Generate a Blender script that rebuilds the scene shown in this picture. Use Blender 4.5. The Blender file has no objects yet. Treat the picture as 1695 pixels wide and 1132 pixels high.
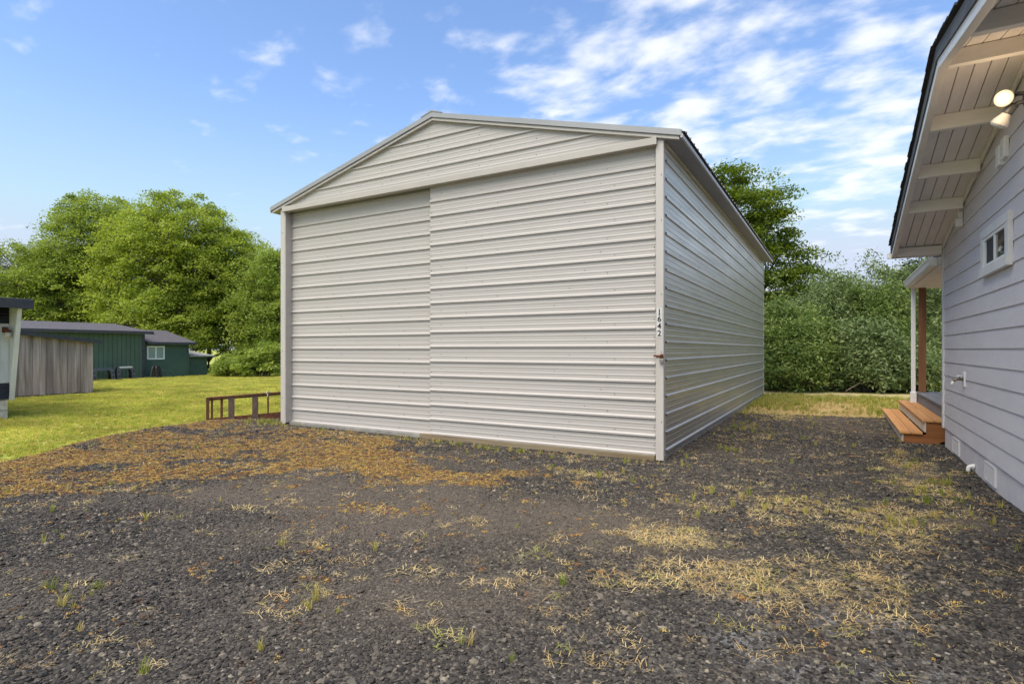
import bpy, bmesh, math, random
import numpy as np
from mathutils import Vector, Matrix

random.seed(7)
scene = bpy.context.scene
col = scene.collection
PI = math.pi

# ------------------------------------------------------------------ camera
CAM_H = 1.33
YAW = math.radians(29.78)
CT, ST = math.cos(YAW), math.sin(YAW)
cam = bpy.data.cameras.new('camera')
cam.sensor_width = 36.0
cam.lens = 936.2 / 1695 * 36.0
cam.shift_y = 12.2 / 1695
cam.clip_start = 0.05
cam.clip_end = 3000
camo = bpy.data.objects.new('camera', cam)
col.objects.link(camo)
camo.location = (0, 0, CAM_H)
camo.rotation_euler = (PI / 2, 0, YAW)
scene.camera = camo

# ------------------------------------------------------------------ sky, sun, exposure
TO_SUN = Vector((-0.10, -0.70, 1.25)).normalized()
SUN_EL = math.asin(TO_SUN.z)
SUN_AZ = math.atan2(TO_SUN.x, TO_SUN.y)
world = bpy.data.worlds.new('World')
scene.world = world
world.use_nodes = True


def N(nt, kind, **kw):
    n = nt.nodes.new(kind)
    for k, v in kw.items():
        setattr(n, k, v)
    return n


def build_world():
    nt = world.node_tree
    nt.nodes.clear()
    L = nt.links.new
    out = N(nt, 'ShaderNodeOutputWorld')
    bg = N(nt, 'ShaderNodeBackground')
    bg.inputs['Strength'].default_value = 0.10
    sky = N(nt, 'ShaderNodeTexSky')
    sky.sky_type = 'NISHITA'
    sky.sun_disc = False
    sky.sun_elevation = SUN_EL
    sky.sun_rotation = SUN_AZ
    sky.air_density = 1.0
    sky.dust_density = 0.4
    sky.ozone_density = 3.0
    hsv = N(nt, 'ShaderNodeHueSaturation')
    hsv.inputs['Saturation'].default_value = 1.04
    hsv.inputs['Value'].default_value = 1.0
    hsv.inputs['Hue'].default_value = 0.503
    L(sky.outputs[0], hsv.inputs['Color'])
    # clouds: a flat layer overhead, sampled by direction
    tc = N(nt, 'ShaderNodeTexCoord')
    sep = N(nt, 'ShaderNodeSeparateXYZ')
    L(tc.outputs['Generated'], sep.inputs[0])
    zc = N(nt, 'ShaderNodeMath', operation='MAXIMUM')
    L(sep.outputs[2], zc.inputs[0])
    zc.inputs[1].default_value = 0.0
    za = N(nt, 'ShaderNodeMath', operation='ADD')
    L(zc.outputs[0], za.inputs[0])
    za.inputs[1].default_value = 0.14
    dx = N(nt, 'ShaderNodeMath', operation='DIVIDE')
    dy = N(nt, 'ShaderNodeMath', operation='DIVIDE')
    L(sep.outputs[0], dx.inputs[0]); L(za.outputs[0], dx.inputs[1])
    L(sep.outputs[1], dy.inputs[0]); L(za.outputs[0], dy.inputs[1])
    cmb = N(nt, 'ShaderNodeCombineXYZ')
    L(dx.outputs[0], cmb.inputs[0]); L(dy.outputs[0], cmb.inputs[1])

    def layer(scale, sx, sy, rot, off, detail, rough, dist):
        mp = N(nt, 'ShaderNodeMapping')
        mp.inputs['Location'].default_value = off
        mp.inputs['Rotation'].default_value = (0, 0, rot)
        mp.inputs['Scale'].default_value = (sx, sy, 1)
        L(cmb.outputs[0], mp.inputs[0])
        no = N(nt, 'ShaderNodeTexNoise')
        no.inputs['Scale'].default_value = scale
        no.inputs['Detail'].default_value = detail
        no.inputs['Roughness'].default_value = rough
        no.inputs['Distortion'].default_value = dist
        L(mp.outputs[0], no.inputs['Vector'])
        return no.outputs['Fac']
    cover = layer(0.42, 1, 1, 0, (CLOUD_OFF[0], CLOUD_OFF[1], 0), 2, 0.5, 0.0)
    puffs = layer(5.2, 1.0, 1.3, math.radians(CLOUD_ROT), (3.1, 1.7, 0), 6, 0.52, 0.15)
    covr = N(nt, 'ShaderNodeMapRange')
    covr.inputs['From Min'].default_value = 0.36
    covr.inputs['From Max'].default_value = 0.62
    covr.inputs['To Min'].default_value = -0.25
    covr.inputs['To Max'].default_value = 0.10
    L(cover, covr.inputs['Value'])
    sm = N(nt, 'ShaderNodeMath', operation='ADD')
    L(covr.outputs[0], sm.inputs[0]); L(puffs, sm.inputs[1])
    # thin even haze cloud towards the horizon all round
    hz = N(nt, 'ShaderNodeMapRange')
    hz.inputs['From Min'].default_value = 0.0
    hz.inputs['From Max'].default_value = 0.38
    hz.inputs['To Min'].default_value = 0.20
    hz.inputs['To Max'].default_value = 0.0
    L(zc.outputs[0], hz.inputs['Value'])
    sm2 = N(nt, 'ShaderNodeMath', operation='ADD')
    L(sm.outputs[0], sm2.inputs[0]); L(hz.outputs[0], sm2.inputs[1])
    ramp = N(nt, 'ShaderNodeMapRange')
    ramp.interpolation_type = 'SMOOTHSTEP'
    ramp.inputs['From Min'].default_value = 0.47
    ramp.inputs['From Max'].default_value = 0.80
    ramp.inputs['To Max'].default_value = 0.88
    L(sm2.outputs[0], ramp.inputs['Value'])
    mx = N(nt, 'ShaderNodeMixRGB')
    L(ramp.outputs[0], mx.inputs['Fac'])
    # the glare of the lowest sky is held back to a pale blue
    dk = N(nt, 'ShaderNodeMixRGB', blend_type='DARKEN')
    dk.inputs['Fac'].default_value = 1.0
    dk.inputs['Color2'].default_value = (2.9, 3.25, 3.95, 1)
    L(hsv.outputs[0], dk.inputs['Color1'])
    # pale air towards the horizon
    hf = N(nt, 'ShaderNodeMapRange')
    hf.interpolation_type = 'SMOOTHSTEP'
    hf.inputs['From Min'].default_value = 0.0
    hf.inputs['From Max'].default_value = 0.42
    hf.inputs['To Min'].default_value = 0.85
    hf.inputs['To Max'].default_value = 0.0
    L(zc.outputs[0], hf.inputs['Value'])
    hm = N(nt, 'ShaderNodeMixRGB')
    hm.inputs['Color2'].default_value = (2.35, 2.72, 3.35, 1)
    L(hf.outputs[0], hm.inputs['Fac']); L(dk.outputs[0], hm.inputs['Color1'])
    L(hm.outputs[0], mx.inputs['Color1'])
    mx.inputs['Color2'].default_value = (4.1, 4.2, 4.45, 1)
    L(mx.outputs[0], bg.inputs['Color'])
    L(bg.outputs[0], out.inputs['Surface'])


CLOUD_OFF = (5.2, 2.0)
CLOUD_ROT = 20
build_world()

sun = bpy.data.lights.new('sun', 'SUN')
sun.energy = 2.0
sun.angle = math.radians(55)
sun.color = (1.0, 0.92, 0.79)
suno = bpy.data.objects.new('sun', sun)
col.objects.link(suno)
suno.rotation_euler = (-TO_SUN).to_track_quat('-Z', 'Y').to_euler()
suno.location = (0, -20, 30)

vs = scene.view_settings
vs.view_transform = 'Standard'
vs.look = 'None'
vs.exposure = 1.42
vs.gamma = 1.0
vs.use_curve_mapping = False
scene.cycles.max_bounces = 6
scene.cycles.diffuse_bounces = 4
scene.cycles.glossy_bounces = 2
scene.cycles.transmission_bounces = 4


# ------------------------------------------------------------------ helpers
def spot(l, d, z=0.0):
    """world point l metres right of and d metres ahead of the viewpoint"""
    return Vector((l * CT - d * ST, l * ST + d * CT, z))


def tag(o, label=None, cat=None, group=None, kind=None):
    if label: o['label'] = label
    if cat: o['category'] = cat
    if group: o['group'] = group
    if kind: o['kind'] = kind
    return o


def thing(name, label, cat, loc=(0, 0, 0), rz=0.0, group=None):
    o = bpy.data.objects.new(name, None)
    o.empty_display_size = 0.2
    col.objects.link(o)
    o.location = loc
    o.rotation_euler = (0, 0, rz)
    return tag(o, label, cat, group)


class MB:
    def __init__(s):
        s.v = []; s.f = []

    def box(s, x0, x1, y0, y1, z0, z1):
        b = len(s.v)
        s.v += [(x0, y0, z0), (x1, y0, z0), (x1, y1, z0), (x0, y1, z0), (x0, y0, z1), (x1, y0, z1), (x1, y1, z1), (x0, y1, z1)]
        s.f += [tuple(b + i for i in q) for q in ((0, 3, 2, 1), (4, 5, 6, 7), (0, 1, 5, 4), (1, 2, 6, 5), (2, 3, 7, 6), (3, 0, 4, 7))]
        return s

    def hexa(s, p):
        """8 corners: 4 bottom (ccw) then 4 top"""
        b = len(s.v)
        s.v += [tuple(q) for q in p]
        s.f += [tuple(b + i for i in q) for q in ((0, 3, 2, 1), (4, 5, 6, 7), (0, 1, 5, 4), (1, 2, 6, 5), (2, 3, 7, 6), (3, 0, 4, 7))]
        return s

    def prism(s, poly, axis, a, c):
        """poly of 2D points in the two other axes, extruded along axis from a to c"""
        b = len(s.v); n = len(poly)
        def put(p, t):
            return {'x': (t, p[0], p[1]), 'y': (p[0], t, p[1]), 'z': (p[0], p[1], t)}[axis]
        s.v += [put(p, a) for p in poly] + [put(p, c) for p in poly]
        s.f.append(tuple(b + i for i in range(n)))
        s.f.append(tuple(b + n + i for i in reversed(range(n))))
        for i in range(n):
            j = (i + 1) % n
            s.f.append((b + i, b + j, b + n + j, b + n + i))
        return s

    def poly(s, pts):
        b = len(s.v)
        s.v += [tuple(p) for p in pts]
        s.f.append(tuple(range(b, b + len(pts))))
        return s

    def tube(s, pts, rad, seg=8, caps=True):
        pts = [Vector(p) for p in pts]
        if not hasattr(rad, '__len__'): rad = [rad] * len(pts)
        b = len(s.v)
        up = Vector((0, 0, 1))
        for i, p in enumerate(pts):
            t = (pts[min(i + 1, len(pts) - 1)] - pts[max(i - 1, 0)]).normalized()
            a = t.cross(up)
            if a.length < 0.05: a = t.cross(Vector((0, 1, 0)))
            a.normalize(); c = t.cross(a).normalized()
            for k in range(seg):
                an = 2 * PI * k / seg
                s.v.append(tuple(p + a * math.cos(an) * rad[i] + c * math.sin(an) * rad[i]))
        for i in range(len(pts) - 1):
            for k in range(seg):
                q = (k + 1) % seg
                s.f.append((b + i * seg + k, b + i * seg + q, b + (i + 1) * seg + q, b + (i + 1) * seg + k))
        if caps:
            s.f.append(tuple(b + k for k in reversed(range(seg))))
            e = b + (len(pts) - 1) * seg
            s.f.append(tuple(e + k for k in range(seg)))
        return s

    def lathe(s, origin, axis, prof, seg=20):
        """prof: list of (distance along axis, radius)"""
        origin = Vector(origin); axis = Vector(axis).normalized()
        return s.tube([origin + axis * t for t, r in prof], [max(r, 1e-4) for t, r in prof], seg)

    def build(s, name, mat, parent=None, smooth=False, bevel=0, local=False, fix=True):
        me = bpy.data.meshes.new(name)
        v = s.v
        if parent is not None and not local:
            root = parent
            while root.parent: root = root.parent
            ox, oy, oz = root.location
            v = [(a - ox, b - oy, c - oz) for a, b, c in v]
        me.from_pydata(v, [], s.f)
        if fix:
            bm = bmesh.new(); bm.from_mesh(me)
            bmesh.ops.recalc_face_normals(bm, faces=bm.faces)
            bm.to_mesh(me); bm.free()
        if smooth:
            me.polygons.foreach_set('use_smooth', [True] * len(me.polygons))
        me.materials.append(mat)
        o = bpy.data.objects.new(name, me)
        col.objects.link(o)
        if parent is not None: o.parent = parent
        if bevel:
            m = o.modifiers.new('bevel', 'BEVEL')
            m.width = bevel; m.segments = 2; m.limit_method = 'ANGLE'
        return o


def np_mesh(name, verts, quads, mat, parent=None, attr=None):
    me = bpy.data.meshes.new(name)
    nv = len(verts); nf = len(quads); k = quads.shape[1]
    me.vertices.add(nv)
    me.vertices.foreach_set('co', np.asarray(verts, np.float32).ravel())
    me.loops.add(nf * k)
    me.loops.foreach_set('vertex_index', np.asarray(quads, np.int32).ravel())
    me.polygons.add(nf)
    me.polygons.foreach_set('loop_start', np.arange(0, nf * k, k, dtype=np.int32))
    me.polygons.foreach_set('loop_total', np.full(nf, k, np.int32))
    me.update(calc_edges=True)
    for an, (dom, val) in (attr or {}).items():
        a = me.attributes.new(an, 'FLOAT', dom)
        a.data.foreach_set('value', np.asarray(val, np.float32))
    if mat: me.materials.append(mat)
    o = bpy.data.objects.new(name, me)
    col.objects.link(o)
    if parent is not None: o.parent = parent
    return o


# ---- numpy value noise
_rng = np.random.default_rng(11)
_LAT = _rng.random((256, 256))


def vnoise(x, y):
    xi = np.floor(x).astype(int); yi = np.floor(y).astype(int)
    fx = x - xi; fy = y - yi
    fx = fx * fx * (3 - 2 * fx); fy = fy * fy * (3 - 2 * fy)
    a = _LAT[xi & 255, yi & 255]; b = _LAT[(xi + 1) & 255, yi & 255]
    c = _LAT[xi & 255, (yi + 1) & 255]; d = _LAT[(xi + 1) & 255, (yi + 1) & 255]
    return (a * (1 - fx) + b * fx) * (1 - fy) + (c * (1 - fx) + d * fx) * fy


def fbm(x, y, o=4):
    s = 0; a = 0.5; t = 0
    for i in range(o):
        s = s + a * vnoise(x + 17.3 * i, y - 9.1 * i); t += a
        x = x * 2.03; y = y * 2.03; a *= 0.5
    return s / t


def sstep(a, b, x):
    t = np.clip((x - a) / (b - a), 0, 1)
    return t * t * (3 - 2 * t)


# ------------------------------------------------------------------ materials
def mat(name, c1, c2=None, scale=6.0, rough=0.6, metal=0.0, bump=0.0, bscale=40.0, stretch=(1, 1, 1), spec=0.5,
        lo=0.35, hi=0.65, rvar=0.0, rnd=0.0, detail=5):
    m = bpy.data.materials.new(name)
    m.use_nodes = True
    nt = m.node_tree; L = nt.links.new
    b = nt.nodes['Principled BSDF']
    b.inputs['Roughness'].default_value = rough
    b.inputs['Metallic'].default_value = metal
    b.inputs['Specular IOR Level'].default_value = spec
    ge = N(nt, 'ShaderNodeNewGeometry')
    mp = N(nt, 'ShaderNodeMapping')
    mp.inputs['Scale'].default_value = stretch
    L(ge.outputs['Position'], mp.inputs[0])
    src = None
    if c2 is not None:
        no = N(nt, 'ShaderNodeTexNoise')
        no.inputs['Scale'].default_value = scale
        no.inputs['Detail'].default_value = detail
        no.inputs['Roughness'].default_value = 0.6
        L(mp.outputs[0], no.inputs['Vector'])
        mr = N(nt, 'ShaderNodeMapRange')
        mr.inputs['From Min'].default_value = lo
        mr.inputs['From Max'].default_value = hi
        L(no.outputs['Fac'], mr.inputs['Value'])
        mx = N(nt, 'ShaderNodeMixRGB')
        mx.inputs['Color1'].default_value = (*c1, 1)
        mx.inputs['Color2'].default_value = (*c2, 1)
        L(mr.outputs[0], mx.inputs['Fac'])
        src = mx.outputs[0]
        if rvar:
            rr = N(nt, 'ShaderNodeMapRange')
            rr.inputs['To Min'].default_value = rough - rvar
            rr.inputs['To Max'].default_value = rough + rvar
            L(mr.outputs[0], rr.inputs['Value'])
            L(rr.outputs[0], b.inputs['Roughness'])
    if rnd:
        oi = N(nt, 'ShaderNodeObjectInfo')
        hs = N(nt, 'ShaderNodeHueSaturation')
        mr2 = N(nt, 'ShaderNodeMapRange')
        mr2.inputs['To Min'].default_value = 1 - rnd
        mr2.inputs['To Max'].default_value = 1 + rnd
        L(oi.outputs['Random'], mr2.inputs['Value'])
        L(mr2.outputs[0], hs.inputs['Value'])
        if src: L(src, hs.inputs['Color'])
        else: hs.inputs['Color'].default_value = (*c1, 1)
        src = hs.outputs[0]
    if src: L(src, b.inputs['Base Color'])
    else: b.inputs['Base Color'].default_value = (*c1, 1)
    if bump:
        n2 = N(nt, 'ShaderNodeTexNoise')
        n2.inputs['Scale'].default_value = bscale
        n2.inputs['Detail'].default_value = 4
        L(mp.outputs[0], n2.inputs['Vector'])
        bp = N(nt, 'ShaderNodeBump')
        bp.inputs['Strength'].default_value = 1.0
        bp.inputs['Distance'].default_value = bump
        L(n2.outputs['Fac'], bp.inputs['Height'])
        L(bp.outputs[0], b.inputs['Normal'])
    return m


def ramp_mat(name, stops, source, rough=0.8, trans=0.0, spec=0.3, wn=None, bump=0):
    """colour ramp driven by per-instance random ('random') or a mesh attribute name"""
    m = bpy.data.materials.new(name)
    m.use_nodes = True
    nt = m.node_tree; L = nt.links.new
    b = nt.nodes['Principled BSDF']; out = nt.nodes['Material Output']
    b.inputs['Roughness'].default_value = rough
    b.inputs['Specular IOR Level'].default_value = spec
    if source == 'random':
        s = N(nt, 'ShaderNodeObjectInfo').outputs['Random']
    else:
        a = N(nt, 'ShaderNodeAttribute'); a.attribute_name = source
        s = a.outputs['Fac']
    cr = N(nt, 'ShaderNodeValToRGB')
    el = cr.color_ramp.elements
    while len(el) < len(stops): el.new(0.5)
    for e, (p, c) in zip(el, stops):
        e.position = p; e.color = (*c, 1)
    L(s, cr.inputs[0])
    c = cr.outputs[0]
    if wn:
        ge = N(nt, 'ShaderNodeNewGeometry'); no = N(nt, 'ShaderNodeTexNoise')
        no.inputs['Scale'].default_value = wn[0]; no.inputs['Detail'].default_value = 3
        L(ge.outputs['Position'], no.inputs['Vector'])
        mr = N(nt, 'ShaderNodeMapRange')
        mr.inputs['From Min'].default_value = 0.3; mr.inputs['From Max'].default_value = 0.7
        mr.inputs['To Min'].default_value = 1 - wn[1]; mr.inputs['To Max'].default_value = 1 + wn[1]
        L(no.outputs['Fac'], mr.inputs['Value'])
        hs = N(nt, 'ShaderNodeHueSaturation')
        L(mr.outputs[0], hs.inputs['Value']); L(c, hs.inputs['Color'])
        c = hs.outputs[0]
    L(c, b.inputs['Base Color'])
    if trans:
        t = N(nt, 'ShaderNodeBsdfTranslucent')
        hs2 = N(nt, 'ShaderNodeHueSaturation')
        hs2.inputs['Value'].default_value = 1.5; hs2.inputs['Saturation'].default_value = 1.1
        L(c, hs2.inputs['Color']); L(hs2.outputs[0], t.inputs['Color'])
        ms = N(nt, 'ShaderNodeMixShader'); ms.inputs[0].default_value = trans
        L(b.outputs[0], ms.inputs[1]); L(t.outputs[0], ms.inputs[2]); L(ms.outputs[0], out.inputs['Surface'])
    return m


def wood_mat(name, c1, c2, axis, rough=0.75, ring=14.0, rnd=0.15, bump=0.002):
    st = [ring, ring, ring]; st['xyz'.index(axis)] = ring * 0.06
    return mat(name, c1, c2, scale=1.6, rough=rough, bump=bump, bscale=3.0, stretch=tuple(st), lo=0.3, hi=0.7, rnd=rnd, spec=0.25)


M = {}
M['panel'] = mat('painted_steel_panel', (0.46, 0.43, 0.405), (0.438, 0.408, 0.385), scale=0.5, rough=0.42, metal=0.0, spec=0.5, stretch=(1, 1, 5), rvar=0.05)
M['galv'] = mat('galvalume_sheet', (0.58, 0.545, 0.51), (0.48, 0.45, 0.42), scale=1.5, rough=0.40, metal=0.8, stretch=(1, 0.5, 5), rvar=0.05)
M['galv_roof'] = mat('galvalume_roof', (0.20, 0.20, 0.20), (0.16, 0.16, 0.16), scale=2, rough=0.55, metal=0.3)
M['trim'] = mat('shed_trim', (0.50, 0.465, 0.43), (0.46, 0.425, 0.395), scale=2.5, rough=0.4, spec=0.5, stretch=(3, 3, .6))
M['rake_grey'] = mat('rake_flashing', (0.33, 0.33, 0.335), (0.30, 0.30, 0.305), scale=2, rough=0.4, metal=0.25)
M['soffit_grey'] = mat('shed_soffit', (0.34, 0.34, 0.35), (0.30, 0.30, 0.31), scale=3, rough=0.6)
M['header'] = mat('shed_header', (0.45, 0.415, 0.375), (0.405, 0.37, 0.335), scale=2, rough=0.5)
M['screw'] = mat('screw', (0.20, 0.185, 0.17), rough=0.45, metal=0.6)
M['sill_wood'] = wood_mat('sill_wood', (0.16, 0.115, 0.065), (0.27, 0.22, 0.15), 'x')
M['concrete'] = mat('concrete', (0.30, 0.285, 0.26), (0.2, 0.19, 0.17), scale=5, rough=0.9, bump=0.003)
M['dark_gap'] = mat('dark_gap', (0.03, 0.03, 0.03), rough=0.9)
M['sign_white'] = mat('sign_white', (0.62, 0.615, 0.61), rough=0.5)
M['sign_black'] = mat('sign_black', (0.01, 0.01, 0.012), rough=0.5)
M['rust'] = mat('rust', (0.06, 0.022, 0.012), (0.16, 0.055, 0.025), scale=22, rough=0.9, bump=0.002, bscale=60)
M['rust_grey'] = mat('rust_grey', (0.075, 0.055, 0.05), (0.14, 0.085, 0.06), scale=18, rough=0.85, bump=0.002, bscale=60)
M['rust_lock'] = mat('rust_lock', (0.20, 0.07, 0.03), (0.10, 0.035, 0.02), scale=60, rough=0.8, metal=0.3)
M['lock_steel'] = mat('lock_steel', (0.35, 0.33, 0.31), (0.22, 0.19, 0.16), scale=60, rough=0.5, metal=0.7)
M['rope'] = mat('rope', (0.55, 0.50, 0.42), (0.4, 0.36, 0.3), scale=80, rough=0.9)
M['siding'] = mat('siding_lilac_grey', (0.63, 0.59, 0.605), (0.585, 0.545, 0.56), scale=1.1, rough=0.62, stretch=(1, 1.5, 6), bump=0.0016, bscale=7, rnd=0.02)
M['house_trim'] = mat('house_trim_white', (0.72, 0.705, 0.69), (0.65, 0.635, 0.62), scale=3, rough=0.5, bump=0.001, bscale=20)
M['soffit_white'] = mat('soffit_white', (0.85, 0.81, 0.78), (0.78, 0.745, 0.715), scale=2.5, rough=0.6, stretch=(8, 1, 8), rnd=0.03, bump=0.001, bscale=8)
M['beam_white'] = mat('beam_white', (0.86, 0.83, 0.79), (0.80, 0.77, 0.73), scale=4, rough=0.6, stretch=(1, 6, 6))
M['shingle_dark'] = mat('shingle_dark', (0.035, 0.035, 0.04), (0.06, 0.06, 0.065), scale=30, rough=0.9, bump=0.004, bscale=60)
M['drip'] = mat('drip_edge', (0.08, 0.08, 0.083), (0.14, 0.14, 0.145), scale=3, rough=0.7, spec=0.2, stretch=(4, .5, 4))
M['foundation'] = mat('foundation_paint', (0.62, 0.58, 0.59), (0.54, 0.505, 0.515), scale=3, rough=0.7, bump=0.004, bscale=14)
M['vent'] = mat('vent_plastic', (0.60, 0.57, 0.56), rough=0.6)
M['vinyl'] = mat('white_vinyl', (0.80, 0.80, 0.79), rough=0.35)
M['glass'] = mat('window_glass', (0.012, 0.016, 0.014), rough=0.03, spec=0.9)
M['screen'] = mat('window_screen', (0.03, 0.03, 0.033), rough=0.7)
M['pvc'] = mat('pvc', (0.76, 0.74, 0.70), rough=0.4)
M['brass'] = mat('tarnished_brass', (0.30, 0.24, 0.15), (0.16, 0.13, 0.09), scale=60, rough=0.5, metal=0.7)
M['lamp_grey'] = mat('lamp_bronze', (0.09, 0.095, 0.10), rough=0.5, metal=0.2)
M['lamp_white'] = mat('lamp_white', (0.72, 0.71, 0.68), rough=0.35)
M['cedar'] = wood_mat('cedar_tread', (0.46, 0.215, 0.075), (0.56, 0.29, 0.115), 'y', ring=10, rnd=0.12)
M['redwood'] = wood_mat('stained_stringer', (0.19, 0.072, 0.026), (0.32, 0.125, 0.045), 'x', ring=9, rnd=0.05)
M['post_wood'] = wood_mat('stained_post', (0.20, 0.09, 0.045), (0.27, 0.13, 0.065), 'z', ring=10, rnd=0.05)
M['riser'] = mat('riser_primer', (0.58, 0.53, 0.45), (0.50, 0.45, 0.38), scale=4, rough=0.7)
M['deck'] = wood_mat('deck_grey', (0.15, 0.145, 0.15), (0.22, 0.215, 0.225), 'y', ring=9, rnd=0.1)
M['barn_wood'] = wood_mat('weathered_plank', (0.20, 0.15, 0.125), (0.64, 0.525, 0.465), 'z', ring=5, rnd=0.3, bump=0.006)
M['dark_fascia'] = mat('dark_fascia', (0.028, 0.032, 0.042), (0.045, 0.05, 0.06), scale=6, rough=0.6)
M['green_wall'] = mat('green_wall', (0.072, 0.122, 0.084), (0.058, 0.10, 0.07), scale=2, rough=0.7, stretch=(1, 1, .3))
M['green_wall2'] = mat('green_lap_wall', (0.062, 0.112, 0.08), (0.052, 0.095, 0.068), scale=2, rough=0.7)
M['roof_brown'] = mat('roof_shingle', (0.105, 0.095, 0.105), (0.07, 0.062, 0.072), scale=9, rough=0.9, bump=0.01, bscale=30, stretch=(1, 1, 3))
M['roof_pale'] = mat('roof_pale', (0.30, 0.30, 0.29), (0.22, 0.22, 0.21), scale=6, rough=0.8)
M['blind'] = mat('window_blind', (0.28, 0.36, 0.33), (0.24, 0.31, 0.28), scale=8, rough=0.4)
M['white_metal'] = mat('white_cladding', (0.66, 0.66, 0.65), (0.56, 0.56, 0.56), scale=3, rough=0.5, stretch=(3, 3, .5))
M['black_metal'] = mat('black_cladding', (0.015, 0.016, 0.02), rough=0.4)
M['old_block'] = mat('painted_block', (0.62, 0.58, 0.50), (0.36, 0.28, 0.18), scale=7, rough=0.9, lo=.45, hi=.75, bump=0.006, bscale=20)
M['plastic_black'] = mat('plastic_black', (0.02, 0.021, 0.026), rough=0.45)
M['plastic_grey'] = mat('plastic_grey', (0.07, 0.075, 0.085), (0.05, 0.055, 0.065), scale=4, rough=0.35)
M['steel_pale'] = mat('steel_pale', (0.6, 0.62, 0.66), rough=0.3, metal=0.5)
M['bark'] = mat('bark', (0.075, 0.062, 0.05), (0.16, 0.145, 0.125), scale=9, rough=0.95, bump=0.02, bscale=12, stretch=(1, 1, .3))
M['dead_twig'] = mat('dead_twig', (0.17, 0.145, 0.11), (0.1, 0.08, 0.06), scale=20, rough=0.9)
M['stone'] = ramp_mat('gravel_stone', [(0.0, (0.020, 0.018, 0.017)), (0.4, (0.045, 0.040, 0.037)), (0.76, (0.080, 0.070, 0.060)), (0.95, (0.145, 0.122, 0.095)), (1.0, (0.27, 0.23, 0.17))], 'random', rough=0.8, spec=0.22, wn=(40, .25))
def dust_stones():
    nt = M['stone'].node_tree; L = nt.links.new
    b = nt.nodes['Principled BSDF']
    src = b.inputs['Base Color'].links[0].from_socket
    a = N(nt, 'ShaderNodeAttribute'); a.attribute_type = 'INSTANCER'; a.attribute_name = 'dusty'
    mx = N(nt, 'ShaderNodeMixRGB'); mx.inputs[2].default_value = (0.19, 0.15, 0.112, 1)
    mm = N(nt, 'ShaderNodeMath', operation='MULTIPLY'); mm.inputs[1].default_value = .38
    L(a.outputs['Fac'], mm.inputs[0]); L(mm.outputs[0], mx.inputs[0]); L(src, mx.inputs[1]); L(mx.outputs[0], b.inputs['Base Color'])


dust_stones()
M['straw'] = ramp_mat('dry_straw', [(0.0, (0.42, 0.28, 0.12)), (0.35, (0.62, 0.46, 0.22)), (0.7, (0.74, 0.58, 0.30)), (0.9, (0.48, 0.41, 0.15)), (1.0, (0.32, 0.33, 0.08))], 'random', rough=0.8, trans=0.25)
M['tuft'] = ramp_mat('green_tuft', [(0.0, (0.16, 0.21, 0.03)), (0.3, (0.28, 0.30, 0.05)), (0.65, (0.42, 0.37, 0.09)), (1.0, (0.48, 0.37, 0.16))], 'random', rough=0.7, trans=0.3)
M['weed'] = ramp_mat('creeping_weed', [(0.0, (0.10, 0.06, 0.045)), (0.22, (0.24, 0.125, 0.07)), (0.45, (0.44, 0.24, 0.09)), (0.68, (0.54, 0.35, 0.10)), (0.86, (0.58, 0.44, 0.13)), (1.0, (0.20, 0.20, 0.08))], 'random', rough=0.8, trans=0.2)
M['lawn_blade'] = ramp_mat('lawn_blade', [(0.0, (0.26, 0.31, 0.045)), (0.4, (0.40, 0.41, 0.07)), (0.75, (0.53, 0.47, 0.11)), (1.0, (0.60, 0.47, 0.17))], 'random', rough=0.65, trans=0.3, wn=(0.9, .3))
M['leaf_bright'] = ramp_mat('leaf_bright', [(0.0, (0.13, 0.18, 0.028)), (0.5, (0.27, 0.335, 0.055)), (1.0, (0.43, 0.475, 0.10))], 'tint', rough=0.6, trans=0.45, spec=0.3)
M['leaf_mid'] = ramp_mat('leaf_mid', [(0.0, (0.11, 0.16, 0.03)), (0.5, (0.225, 0.29, 0.055)), (1.0, (0.365, 0.42, 0.095))], 'tint', rough=0.6, trans=0.45, spec=0.3)
M['leaf_dark'] = ramp_mat('leaf_dark', [(0.0, (0.05, 0.078, 0.012)), (0.5, (0.115, 0.165, 0.02)), (1.0, (0.22, 0.265, 0.034))], 'tint', rough=0.55, trans=0.4, spec=0.3)
M['leaf_willow'] = ramp_mat('leaf_willow', [(0.0, (0.06, 0.095, 0.03)), (0.5, (0.155, 0.21, 0.072)), (1.0, (0.34, 0.39, 0.185))], 'tint', rough=0.6, trans=0.33, spec=0.35)
M['leaf_willow2'] = ramp_mat('leaf_willow_fresh', [(0.0, (0.045, 0.08, 0.02)), (0.5, (0.14, 0.20, 0.045)), (1.0, (0.32, 0.375, 0.115))], 'tint', rough=0.6, trans=0.35, spec=0.35)
M['leaf_conifer'] = ramp_mat('leaf_conifer', [(0.0, (0.022, 0.030, 0.014)), (0.5, (0.045, 0.055, 0.024)), (1.0, (0.10, 0.085, 0.04))], 'tint', rough=0.6, trans=0.15, spec=0.3)


# ------------------------------------------------------------------ ground
LAWN_EDGE = [(-7.2, -8.0), (-7.4, -3.0), (-7.8, 1.0), (-8.33, 2.72), (-8.88, 3.52), (-9.78, 5.13), (-10.15, 6.35), (-10.0, 7.1), (-9.1, 7.6), (-8.7, 8.6), (-8.7, 12), (-8.7, 30)]
_ey = np.array([p[1] for p in LAWN_EDGE]); _ex = np.array([p[0] for p in LAWN_EDGE])


def gravel_edge(x, y):
    """metres inside the gravel area (negative on grass)"""
    left = x - np.interp(y, _ey, _ex)
    back = (12.9 + 0.12 * x) - y
    wob = (fbm(x * 0.9 + 5, y * 0.9) - 0.5) * 1.1
    d = np.minimum(left, back) + wob * 0.6
    return d


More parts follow.
